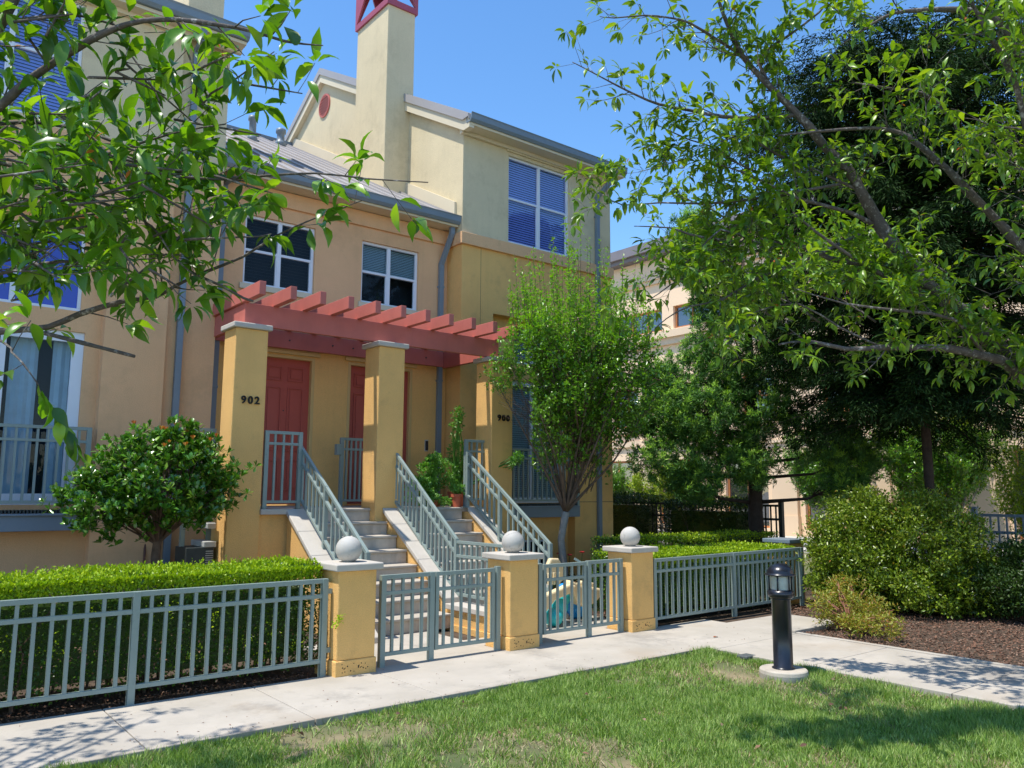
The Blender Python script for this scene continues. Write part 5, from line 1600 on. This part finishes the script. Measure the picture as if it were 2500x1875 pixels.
for (tx, ty, hz) in ((8.6, 4.5, 3.9), (8.9, 4.2, 4.2), (9.2, 4.0, 4.4), (9.5, 3.7, 4.3), (8.4, 4.9, 4.0), (9.0, 3.5, 4.0), (9.6, 4.3, 4.6), (8.5, 3.9, 3.8), (8.8, 3.2, 4.1), (7.4, 4.5, 4.2), (7.0, 4.1, 4.4)):
    q = Vector((tx, ty, 0)) - S3 * hz
    s0 = q + Vector((.35, -.45, -.35))
    P_, Q_ = tube_poly(mb, [(*s0, .010), (*(s0.lerp(q, .5) + Vector((0, 0, .05))), .007), (*q, .003)], 6, rr)
    grow_twigs(mb, P_, Q_, rr, .06, .32, nodes, .15, .1, 1, sidep=.6)
# upper and rear limbs of the crown, outside the picture on the right and above it
fork = Vector((8.3, 2.1, 2.6))
mb.tube([(9.2, 1.8, 1.65), (8.7, 1.95, 2.15), tuple(fork)], [.12, .10, .09], 10)
ang = [(-2.7, -.6), (2.6, .9), (2.9, -.8), (1.9, -2.2), (.3, -2.8), (-1.3, -2.2)]
for dx, dy in ang:
    for hz in (4.9, 6.2):
        k = .8 if hz > 5.5 else 1.0
        e = Vector((fork.x + dx * k, fork.y + dy * k, hz + rr.uniform(-.3, .3)))
        m1 = fork.lerp(e, .45) + Vector((0, 0, .5))
        P_, Q_ = tube_poly(mb, [(*fork, .05), (*m1, .035), (*e, .006)], 8, rr)
        grow_twigs(mb, P_[1:], Q_[1:], rr, .075, .50, nodes, .15, .1, 1)
mb.build('branches', 'bark_cherry', ce, smooth=True)
print('cherry east nodes', len(nodes))
leaf_mesh('crown', [leaf_nodes(rgl, nodes, 6, 1, .102, .037, T_MID, .38)], 'leaf_cherry', ce, True)
sel = [nodes[rr.randrange(len(nodes))] for _ in range(260)]
leaf_mesh('young_leaves', [leaf_nodes(rgl, sel, 3, 1, .04, .013, T_MID, -.2)], 'leaf_orange', ce, True)

# ---------------------------------------------------------------- crape myrtle in front of the right tower
rr = random.Random(8)
def myrtle(label, base, fork_z, crown_c, crown_r, n_shoot, shoot_l, leafL, leafW, mat, rr, trunk_r=.075, flowers=0, name='crape_myrtle', tipmat=None, nstem=6, group=None, topshoots=0, trunks=1, tl=.32, fill=0):
    t = thing(name, label, 'tree', base, group)
    b = Vector(base)
    mbt = MB()
    fork = b + Vector((.06, 0, fork_z))
    if trunks == 1:
        mbt.tube([b + Vector((0, 0, -.05)), b + Vector((.02, .0, fork_z * .35)), b + Vector((-.03, .02, fork_z * .7)), fork], [trunk_r * 1.25, trunk_r, trunk_r * .92, trunk_r * 1.0], 14, wob=.05, rng=rr)
    mb, nodes = MB(), []
    cc, cr = Vector(crown_c), Vector(crown_r)
    for i in range(n_shoot):
        a = 2 * math.pi * i / n_shoot + rr.uniform(-.2, .2)
        u = rr.uniform(.25, 1.0)
        e = cc + Vector((math.cos(a) * cr.x * u, math.sin(a) * cr.y * u, cr.z * rr.uniform(-.75, .85) * (1.05 - .35 * u)))
        st = fork if trunks == 1 else b + Vector((rr.uniform(-.15, .15), rr.uniform(-.15, .15), 0))
        m1 = st.lerp(e, .5) + Vector((rr.uniform(-.1, .1), rr.uniform(-.1, .1), -.06 * abs(e.z - st.z)))
        r0 = trunk_r * (.5 if trunks == 1 else .35) * rr.uniform(.6, 1)
        P_, Q_ = tube_poly(mb, [(*st, r0), (*st.lerp(m1, .5), r0 * .75), (*m1, r0 * .55), (*m1.lerp(e, .5), r0 * .3), (*e, .004)], 7, rr)
        h = len(P_) // 2
        grow_twigs(mb, P_[h:], Q_[h:], rr, .055, tl, nodes, .55, .1, 1)
    for i in range(topshoots):
        a, u = rr.uniform(0, 2 * math.pi), math.sqrt(rr.random()) * .8
        s = cc + Vector((math.cos(a) * cr.x * u, math.sin(a) * cr.y * u, cr.z * (.55 - .35 * u)))
        e = s + Vector((math.cos(a) * .12, math.sin(a) * .12, rr.uniform(.4, 1.0) * shoot_l * (1.2 - .5 * u)))
        P_, Q_ = tube_poly(mb, [(*s, .006), (*s.lerp(e, .5), .004), (*e, .002)], 5, rr)
        for p_, q_ in zip(P_[:-1], P_[1:]):
            for f in np.linspace(0, 1, 7)[:-1]:
                nodes.append((p_.lerp(q_, f), (q_ - p_).normalized(), rr.random() < .25))
    if fill:      # bushy inner crown: many small sprays hung on fine twigs
        q = ellipsoid_clumps(rgl, crown_c, (crown_r[0] * 1.02, crown_r[1], crown_r[2] * .95), fill, .35, 1.0)
        taper = np.clip((q[:, 2] - (crown_c[2] - crown_r[2])) / (crown_r[2] * .8), .60, 1)
        q[:, 0] = crown_c[0] + (q[:, 0] - crown_c[0]) * taper
        q[:, 1] = crown_c[1] + (q[:, 1] - crown_c[1]) * taper
        for e in q:
            s = Vector((cc.x + (e[0] - cc.x) * .45, cc.y + (e[1] - cc.y) * .45, e[2] - .45))
            e = Vector(e)
            mb.tube([s, s.lerp(e, .6), e], [.007, .005, .002], 5)
            for _ in range(12):
                o = Vector((rr.gauss(0, .10), rr.gauss(0, .10), rr.gauss(0, .12)))
                nodes.append((e + o, (e - s + o).normalized(), rr.random() < .6))
    if trunks == 1:
        mbt.build('trunk', 'bark_grey', t, smooth=True)
    mb.build('branches', 'bark_brown' if trunks == 1 else 'bark_grey', t, smooth=True)
    if fill:
        nodes = [q for q in nodes if not (q[0].x / q[0].y < .845 and q[0].z < 3.5)]
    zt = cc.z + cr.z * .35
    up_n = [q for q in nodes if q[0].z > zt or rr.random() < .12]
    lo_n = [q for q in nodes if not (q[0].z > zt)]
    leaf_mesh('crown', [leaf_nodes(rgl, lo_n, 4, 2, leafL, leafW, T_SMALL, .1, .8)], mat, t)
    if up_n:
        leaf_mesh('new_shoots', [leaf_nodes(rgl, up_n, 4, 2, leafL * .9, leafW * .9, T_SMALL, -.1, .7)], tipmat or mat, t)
    if flowers:
        P = []
        for _ in range(flowers):
            q = nodes[rr.randrange(len(nodes))][0]
            P.append(np.array(q) + rgl.normal(size=(40, 3)) * np.array([.05, .05, .08]))
        P = np.concatenate(P)
        leaf_mesh('flowers', [leaf_arrays(P, rdir(rgl, len(P)), rdir(rgl, len(P)), .035, .03, T_SMALL)], 'flower_pink', t)
    return t
myrtle('bright green crape myrtle with pale trunk in front of the right tower', (9.26, 10.15, 0), 1.50, (9.50, 9.95, 3.75), (1.68, 1.30, 1.80), 22, 1.75, .076, .040, 'leaf_myrtle', rr, trunk_r=.065, flowers=1, tipmat='leaf_myrtle_tip', topshoots=110, tl=.38, fill=440)
GM = 'small flowering trees along the office pavement'
rr = random.Random(9)
myrtle('small pink flowering tree against the office wall, at the corner of the right tower', (27.6, 26.6, 0), .6, (27.6, 26.6, 2.5), (1.1, 1.1, .9), 16, .5, .10, .055, 'leaf_myrtle', rr, .08, flowers=5, trunks=2, name='street_tree', group=GM, tl=.45)
myrtle('small pink flowering tree with many pale stems, left of the pine trunk', (27.6, 23.6, 0), .6, (27.6, 23.6, 2.4), (1.5, 1.5, .8), 20, .5, .10, .055, 'leaf_yellow_green', rr, .08, flowers=7, trunks=2, name='street_tree', group=GM, tl=.45)
myrtle('small tree with many stems between pine and redwood trunk', (27.6, 15.9, 0), .6, (27.6, 15.9, 2.9), (1.8, 1.7, 1.2), 24, .5, .10, .055, 'leaf_myrtle', rr, .08, flowers=2, trunks=2, name='street_tree', group=GM, tl=.5)
myrtle('green many stemmed tree just right of the redwood trunk', (27.6, 11.9, 0), .6, (27.6, 11.9, 3.4), (2.2, 2.0, 1.7), 34, .6, .11, .06, 'leaf_myrtle', rr, .09, flowers=2, trunks=2, name='street_tree', group=GM, tl=.6, tipmat='leaf_yellow_green')
myrtle('sunny yellow green tree at the right edge beyond the rear fence', (19.2, 6.0, 0), .6, (19.2, 6.0, 2.3), (1.5, 1.5, 1.3), 40, .7, .075, .035, 'leaf_yellow_green', rr, .06, flowers=2, trunks=2, name='street_tree', group=GM, tl=.5)

# ---------------------------------------------------------------- podocarpus (pine-like) tree
rr = random.Random(12)
rg2 = np.random.default_rng(17)
pt_ = thing('yellowwood_tree', 'fluffy bright green conifer-like tree with dark trunk, right of the house corner', 'tree', (15.0, 10.35, 0))
mbt = MB()
mbt.tube([(15.0, 10.35, -.05), (15.02, 10.35, .6), (14.98, 10.36, 1.4), (15.0, 10.35, 2.3), (15.05, 10.4, 3.6), (15.0, 10.4, 5.2), (14.95, 10.45, 7.0)], [.20, .165, .15, .145, .12, .08, .03], 14, wob=.06, rng=rr)
mbt.build('trunk', 'bark_dark', pt_, smooth=True)
tufts, mb = [], MB()
lobes = [((13.36, 11.14, 2.53), (0.94, 0.94, 0.76)), ((13.45, 11.3, 3.5), (0.79, 0.79, 0.63)), ((13.04, 11.38, 4.22), (0.43, 0.43, 0.35)), ((14.17, 10.98, 4.23), (0.98, 0.98, 0.78)), ((14.5, 10.35, 4.91), (1.10, 1.10, 0.88)), ((13.96, 10.74, 6.7), (0.71, 0.71, 0.57)), ((13.6, 10.66, 7.34), (0.57, 0.57, 0.46)), ((14.47, 10.71, 5.96), (0.81, 0.81, 0.65)), ((14.85, 10.02, 3.67), (0.87, 0.87, 0.70)), ((14.4, 10.06, 2.45), (0.68, 0.68, 0.54)), ((15.25, 8.8, 2.85), (0.75, 0.75, 0.60)), ((15.89, 8.6, 2.54), (0.67, 0.67, 0.54)), ((15.8, 9.6, 4.69), (0.98, 0.98, 0.78)), ((14.62, 10.82, 3.09), (0.84, 0.84, 0.68)), ((15.12, 9.91, 6.09), (0.80, 0.80, 0.64)), ((13.5, 10.73, 2.02), (0.59, 0.59, 0.47)), ((15.49, 8.62, 2.03), (0.45, 0.45, 0.36)), ((12.77, 11.63, 3.26), (0.35, 0.35, 0.28)), ((13.22, 10.47, 3.42), (0.75, 0.75, 0.60))]
for c, r in lobes:
    vol = r[0] * r[1] * r[2]
    k = int(250 * vol ** .67) + 45
    q = ellipsoid_clumps(rg2, c, r, k, .5, 1.05)
    tufts.append(q)
    base = Vector((15.0, 10.38, min(c[2] - .4, 6.5)))
    mid = base.lerp(Vector(c), .6) + Vector((0, 0, -.15))
    mb.tube([base, mid, Vector(c)], [.045, .03, .012], 7, wob=.1, rng=rr)
    for j in range(14):
        e = Vector(q[rr.randrange(len(q))])
        mb.tube([mid.lerp(Vector(c), rr.random()), mid.lerp(e, .6) + Vector((0, 0, .05)), e], [.014, .009, .003], 5)
mb.build('branches', 'bark_dark', pt_, smooth=True)
tufts = np.concatenate(tufts)
def tuft_leaves(rg, T, k, L, W, upb=.35):
    P = np.repeat(T, k, 0) + rg.normal(size=(len(T) * k, 3)) * .03
    D = unit(rdir(rg, len(P)) + np.array([0, 0, upb]))
    LL = L * rg.uniform(.6, 1.2, len(P))
    return leaf_arrays(P, D, rdir(rg, len(P)), LL, LL * (W / L), T_SMALL)
leaf_mesh('crown', [tuft_leaves(rg2, tufts, 34, .12, .017)], 'leaf_podocarpus', pt_)
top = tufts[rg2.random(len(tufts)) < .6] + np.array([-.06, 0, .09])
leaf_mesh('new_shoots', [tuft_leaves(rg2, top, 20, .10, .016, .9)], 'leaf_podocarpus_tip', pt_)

# ---------------------------------------------------------------- redwood
rr = random.Random(14)
rw = thing('redwood_tree', 'huge dark redwood behind the cherry branches on the right', 'tree', (14.4, 6.45, 0))
RX, RY = 14.4, 6.45
MB().tube([(RX, RY, -.1), (RX, RY, 1.5), (RX - .03, RY, 4), (RX, RY, 7), (RX, RY, 8.6), (RX, RY, 10.0)], [.11, .078, .075, .06, .04, .015], 14, wob=.04, rng=rr).build('trunk', 'bark_dark', rw, smooth=True)
mb = MB()
Ps, Ds = [], []
nb = 340
for i in range(nb):
    z = 3.15 + 6.9 * (i / nb)
    rad = (3.7 if z < 7.8 else 3.7 - 1.5 * ((z - 7.8) / 2.3) ** 1.5) * rr.uniform(.6, 1.03)
    a = i * 2.39996 + rr.uniform(-.3, .3)
    d = Vector((math.cos(a), math.sin(a), 0))
    if d.y < -.3 and d.x > -.6:
        rad *= 1.18
    if d.x < -.35:      # lower boughs on the sunny side are short
        rad *= min(1.0, .50 + (z - 3.1) * .13)
    s = Vector((RX, RY, z))
    rise = rr.uniform(-.02, .22)
    pts = [s]
    k = 7
    for j in range(1, k + 1):
        f = j / k
        pts.append(s + d * rad * f + Vector((0, 0, rad * (rise * f - .24 * f * f))))
    mb.tube(pts, [.028 * (1 - j / (k + 1)) for j in range(k + 1)], 5)
    for j in range(2, k + 1):
        for _ in range(7):
            f = rr.random()
            p = pts[j - 1].lerp(pts[j], f)
            side = Vector((-d.y, d.x, 0)) * rr.choice((-1, 1)) * rr.uniform(.1, .5) + d * rr.uniform(.0, .35)
            q = p + side + Vector((0, 0, -rr.uniform(.02, .34)))
            for w in range(6):
                g = w / 6
                Ps.append(p.lerp(q, g) + Vector((rr.gauss(0, .035), rr.gauss(0, .035), rr.gauss(0, .035))))
                Ds.append((q - p).normalized())
mb.build('branches', 'bark_dark', rw)
Ps, Ds = np.array([tuple(p) for p in Ps]), np.array([tuple(p) for p in Ds])
Ps = np.repeat(Ps, 4, 0) + rg2.normal(size=(len(Ps) * 4, 3)) * .045
Ds = unit(np.repeat(Ds, 4, 0) + rdir(rg2, len(Ps)) * .55 + np.array([0, 0, -.1]))
LL = .105 * rg2.uniform(.6, 1.2, len(Ps))
leaf_mesh('crown', [leaf_arrays(Ps, Ds, rg2.normal(size=Ps.shape) * .5 + np.array([0, 0, 1.0]), LL, LL * .22, T_SMALL)], 'leaf_redwood', rw)

# ================================================================== small things
# bollard lamp
bl = thing('bollard_lamp', 'black domed bollard lamp standing on a round concrete pad in the lawn', 'lamp', (7.66, 5.02, 0))
C0 = (7.66, 5.02, 0)
MB().lathe([(.235, -.09), (.245, .0), (.24, .03), (.23, .042)], C0, 48).build('base_pad', 'step_concrete', bl, smooth=False, bevel=0.006)
MB().lathe([(.115, .043), (.115, .05), (.108, .053), (.098, .06), (.098, .74), (.104, .742), (.104, .75)], C0, 40).build('post', 'black_metal', bl, smooth=True)
hd = MB().lathe([(.105, .75), (.128, .765), (.136, .79), (.136, .825), (.120, .83), (.118, .84)], C0, 40).build('lamp_collar', 'black_metal', bl, smooth=True)
MB().lathe([(.098, .835), (.1, .84), (.1, .985), (.098, .99)], C0, 36).build('lamp_lens', 'lamp_lens', hd, smooth=True)
for k in range(6):
    a = 2 * math.pi * (k + .32) / 6
    x, y = C0[0] + .118 * math.cos(a), C0[1] + .118 * math.sin(a)
    MB().tube([(x, y, .825), (x, y, 1.0)], .0085, 8).build('guard_bar', 'black_metal', hd, smooth=True)
prof = [(.150, .985), (.158, .988), (.158, .998), (.140, 1.003)] + [(.136 * math.cos(t), 1.003 + .105 * math.sin(t)) for t in np.linspace(.05, 1.52, 14)]
MB().lathe(prof, C0, 44).build('lamp_dome', 'black_metal', bl, smooth=True)

# terracotta pots and landing plants
def pot_plant(x, y, z, r, h, label, blobs, n_per, L, W, mat='leaf_pot_plant', stake=None):
    t, cs, rs = shrub('potted_plant', label, 'potted plant', blobs, n_per, rg, mat, L, W, T_SMALL, stem_at=(x, y, z + h * .8), base=(x, y, z), stem_mat='leaf_pot_plant')
    MB().lathe([(r * .72, .0), (r * .98, h * .78), (r * 1.12, h * .78), (r * 1.14, h), (r * 1.02, h), (r * .98, h * .9), (r * .1, h * .88)], (x, y, z), 32).build('pot', 'terracotta', t, smooth=False)
    return t
zl = 1.566
pot_plant(8.02 - .0, 11.47, zl, .095, .22, 'bright leafy plant in a terracotta pot at the top of the right steps', [((8.02, 11.47, zl + .30), (.12, .12, .10), 16, .05)], 22, .05, .026)
pot_plant(7.85, 11.95, zl, .16, .2, 'large bushy green plant behind the small terracotta pot', [((7.85, 11.95, zl + .55), (.28, .25, .38), 50, .10), ((7.5, 11.85, zl + .28), (.25, .2, .25), 30, .09)], 34, .065, .030)
pot_plant(7.62, 11.62, zl, .10, .12, 'low trailing plant spilling along the top step', [((7.62, 11.60, zl + .10), (.34, .13, .10), 36, .06)], 28, .05, .024)
pot_plant(8.28, 11.85, zl, .15, .26, 'tall staked vine in a terracotta trough behind the short railing', [((8.28, 11.85, zl + .75), (.20, .16, .55), 46, .08), ((8.22, 11.8, zl + 1.45), (.10, .08, .3), 16, .06), ((8.95, 11.0, zl + .80), (.26, .05, .14), 12, .055)], 22, .065, .028)
pot_plant(7.15, 12.3, zl, .10, .18, 'dark thin plant by the red sidelight door', [((7.2, 12.3, zl + .45), (.22, .15, .22), 18, .06)], 14, .05, .022, mat='leaf_shrub_dark')

# meter cabinet and hose behind the round bush
ac = thing('utility_cabinet', 'grey grilled utility cabinet in the shadow between bush and column 902', 'cabinet', (3.65, 11.75, 0))
MB().box(3.58, 3.95, 11.5, 12.0, 0, 1.05).build('body', 'dark_metal', ac, bevel=0.01)
mb = MB()
z = .12
while z < 1.0:
    mb.box(3.84, 3.94, 11.488, 11.5, z, z + .012)
    z += .03
mb.build('grille', 'utility_grey', ac)
MB().box(3.80, 3.97, 11.46, 12.03, 1.05, 1.13).box(3.84, 3.96, 11.48, 12.01, 1.30, 1.38).build('shelf', 'utility_grey', ac, bevel=0.01)
ho = MB().tube([(3.32, 12.55, 1.2), (3.30, 12.45, .8), (3.34, 12.2, .5), (3.5, 11.9, .22), (3.62, 11.4, .05), (3.6, 11.0, .0)], .016, 8).build('garden_hose', 'hose_rubber', smooth=True)
tag(ho, 'dark hose curving down the wall beside the grey cabinet', 'hose')

# toy slide lying in the entry
ty = thing('toy_climber', 'cream, teal and blue plastic toy climber behind the second gate', 'toy', (7.9, 8.8, 0))
def rot_prism(poly, y0, y1, name, mat, bevel=.02, label=None, sub=0):
    return MB().prism(poly, 'y', y0, y1).build(name, mat, ty, label, bevel=bevel)
rot_prism([(7.30, .30), (7.34, .42), (7.90, .56), (8.02, .53), (7.98, .45), (7.62, .36), (7.46, .22), (7.33, .19)], 8.50, 8.62, 'left_panel', 'toy_cream', .025)
rot_prism([(7.98, .53), (8.02, .60), (8.25, .50), (8.62, .44), (8.66, .36), (8.50, .24), (8.30, .20), (8.14, .26)], 8.62, 8.78, 'right_panel', 'toy_cream', .03)
rot_prism([(8.28, .50), (8.40, .55), (8.66, .50), (8.72, .40), (8.62, .36), (8.3, .44)], 8.78, 8.86, 'right_panel', 'toy_cream', .02)
rot_prism([(7.80, .55), (7.74, .80), (7.80, .90), (7.95, .89), (8.05, .76), (8.03, .56)], 8.80, 8.88, 'seat_back', 'toy_cream', .025)
mb = MB()
for i in range(5):
    mb.box(7.72 + i * .05, 7.745 + i * .05, 8.765, 8.80, .53, .70)
mb.build('seat_slat', 'toy_cream', ty, bevel=.006)
mb = MB()
mb.ball((7.66, 8.60, .125), .13, 24, (1.0, 1.1, 1.0)).ball((7.80, 8.70, .24), .15, 24, (1.25, 1.0, 1.0)).ball((7.97, 8.80, .34), .13, 24, (1.2, 1.0, 1.1))
mb.build('body', 'toy_teal', ty, smooth=True)
mb = MB()
mb.ball((8.40, 8.93, .13), .14, 24, (1.05, 1.0, 1.0)).ball((8.30, 8.93, .27), .13, 24, (1.0, 1.0, 1.2)).ball((8.18, 8.95, .42), .10, 24, (1.1, 1.0, 1.0)).ball((8.52, 8.84, .16), .07, 20).ball((7.62, 9.0, .47), .11, 24, (1.6, 1.0, .9))
mb.build('wheel_foot', 'toy_blue', ty, smooth=True)

# mulch and fallen leaves
def scatter_chips(name, n, region, mat, L, label, cat=None, zc=-.015, kind='stuff', holes=()):
    x0, x1, y0, y1 = region
    P = np.stack([rg.uniform(x0, x1, n), rg.uniform(y0, y1, n), np.full(n, zc) + rg.random(n) * .02], 1)
    for (a, b, c, d) in holes:
        P = P[~((P[:, 0] > a) & (P[:, 0] < b) & (P[:, 1] > c) & (P[:, 1] < d))]
    D = rdir(rg, len(P)) * np.array([1, 1, .25])
    V, F = leaf_arrays(P, D, rg.normal(size=P.shape) * .35 + np.array([0, 0, 1.0]), L * rg.uniform(.4, 1.3, len(P)), L * .4, T_SMALL)
    return tag(mesh_np(name, V, F, mat), label, cat, kind=kind)
scatter_chips('mulch', 26000, (9.9, 16.5, 2.5, 7.8), 'mulch_chip', .045, 'brown bark mulch under the shrubs on the right', 'mulch', holes=((9.84, 11.3, 6.38, 7.8),))
scatter_chips('mulch', 9000, (8.62, 12.6, 8.9, 12.4), 'mulch_chip', .04, 'bark mulch and dry leaves in the bed behind the toy', 'mulch', zc=-.03, holes=())
scatter_chips('leaf_litter', 5000, (-1, 3.85, 7.74, 8.2), 'mulch_chip', .03, 'dry leaf litter under the left fence', 'leaf litter', zc=-.03)
n_ = 70
P = np.stack([rg.uniform(1.5, 8.0, n_), rg.uniform(3.2, 6.3, n_), rg.uniform(-.01, .012, n_)], 1)
V, F = leaf_arrays(P, rdir(rg, n_) * np.array([1, 1, .3]), rg.normal(size=(n_, 3)) * .5 + np.array([0, 0, 1.0]), .06 * rg.uniform(.5, 1.1, n_), .028, T_MID)
tag(mesh_np('leaf_litter', V, F, 'mulch_chip'), 'scattered dry brown leaves lying in the lawn', 'leaf litter', kind='stuff')
n_ = 160
P = np.stack([rg.uniform(.6, 9.8, n_), rg.uniform(6.37, 7.7, n_), np.full(n_, .004)], 1)
P[:, 1] = np.where(rg.random(n_) < .65, 6.37 + rg.random(n_) ** 2 * .5, P[:, 1])
V, F = leaf_arrays(P, rdir(rg, n_) * np.array([1, 1, .15]), rg.normal(size=(n_, 3)) * .3 + np.array([0, 0, 1.0]), .022 * rg.uniform(.4, 1.3, n_), .010, T_SMALL)
tag(mesh_np('leaf_litter', V, F, 'mulch_chip'), 'tiny bits of leaf and twig litter on the concrete walk', 'leaf litter', kind='stuff')
dl = leaf_arrays(np.array([(8.73, 6.72, .004)]), np.array([(1.0, .1, .05)]), np.array([(0, 0, 1.0)]), .09, .05, T_MID)
tag(mesh_np('fallen_leaf', dl[0], dl[1], 'dry_leaf'), 'single brown leaf lying on the walk near the bollard', 'leaf')
tag(MB().box(8.02 + .0, 8.20, 5.72, 5.86, -.03, .004).build('valve_box', 'mesh_grille', bevel=0.01), 'small grey valve cover in the lawn corner behind the bollard', 'cover')

# ---------------------------------------------------------------- grass
rgg = np.random.default_rng(99)
n = 470000
X = rgg.uniform(.6, 8.15, n)
Y = rgg.uniform(1.0, 6.39, n)
fwd = .62065 * X + .77318 * Y - .1303 * 1.85
rt = .77932 * X - .6266 * Y
dn = .0863 * X + .0978 * Y + .99145 * 1.85
px_ = 1250 + 1979.2 * rt / fwd
py_ = 937.5 + 1979.2 * dn / fwd
k = (px_ > -120) & (px_ < 2900) & (py_ < 2150) & (fwd > 1)
X, Y = X[k], Y[k]
def fbm(x, y, seed, octs=4, s0=1.0):
    q = np.random.default_rng(seed)
    v = np.zeros_like(x)
    a = 1.0
    s = s0
    for _ in range(octs):
        for _ in range(4):
            t = q.uniform(0, 2 * np.pi)
            v += a * np.sin((x * np.cos(t) + y * np.sin(t)) * s * q.uniform(.7, 1.4) * 2.2 + q.uniform(0, 6.28)) / 4
        a *= .62
        s *= 2.05
    return v
f1 = fbm(X, Y, 3, 5, 1.1)
f2 = fbm(X, Y, 31, 4, 7.0)
bare = .9 * np.exp(-(((X - 3.0) / .42) ** 2 + ((Y - 6.02) / .20) ** 2)) + .45 * np.exp(-(((X - 3.7) / .25) ** 2 + ((Y - 5.75) / .25) ** 2)) + .5 * np.exp(-(((X - 7.7) / .6) ** 2 + ((Y - 5.75) / .3) ** 2))
bare = np.clip(bare * (1.0 + 1.1 * f2), 0, 1.2)
dens = np.clip(.78 + .55 * f1 + .35 * f2 - 1.2 * bare, .05, 1)
# keep off the lamp pad and valve cover
pad = (np.hypot(X - 7.66, Y - 5.02) > .245) & ~((X > 8.0) & (X < 8.22) & (Y > 5.7) & (Y < 5.88))
edge = np.clip((6.37 + .02 * fbm(X, Y, 8, 3, 9) - Y) / .02, 0, 1) * np.clip((8.15 + .02 * fbm(X, Y, 9, 3, 9) - X) / .02, 0, 1)
k = (rgg.random(len(X)) < dens * edge) & pad
X, Y, f1, bare = X[k], Y[k], f1[k], bare[k]
n = len(X)
dry = rgg.random(n) < np.clip(.15 - .28 * f1 - .30 * fbm(X, Y, 41, 3, 4.5) + .5 * bare, .02, .8)
P = np.stack([X, Y, np.full(n, -.057)], 1)
tall = np.clip(fbm(X, Y, 5, 3, 2.5) * .5 + .9, .5, 1.5)
clump_dir = np.stack([fbm(X, Y, 21, 3, 6), fbm(X, Y, 22, 3, 6), np.zeros(n)], 1)
D = unit(np.array([0, 0, 1.0]) + clump_dir * .45 + rgg.normal(size=(n, 3)) * np.array([.42, .42, 0]))
U = np.cross(D, rdir(rgg, n))
Lg = .072 * tall * rgg.uniform(.6, 1.35, n)
for nm, m_, lab in (('grass', ~dry, 'short green lawn grass in the foreground'), ('dry_grass', dry, 'straw coloured dry blades among the lawn')):
    LL = Lg[m_] * (1.0 if nm == 'grass' else .75)
    V, F = leaf_arrays(P[m_], D[m_] if nm == 'grass' else unit(D[m_] * np.array([1.8, 1.8, .8])), U[m_], LL, .0075, T_BLADE)
    tag(mesh_np(nm, V, F, 'grass_green' if nm == 'grass' else 'grass_dry'), lab, 'grass', kind='stuff')
print('blades', n, 'objects', len(bpy.data.objects))
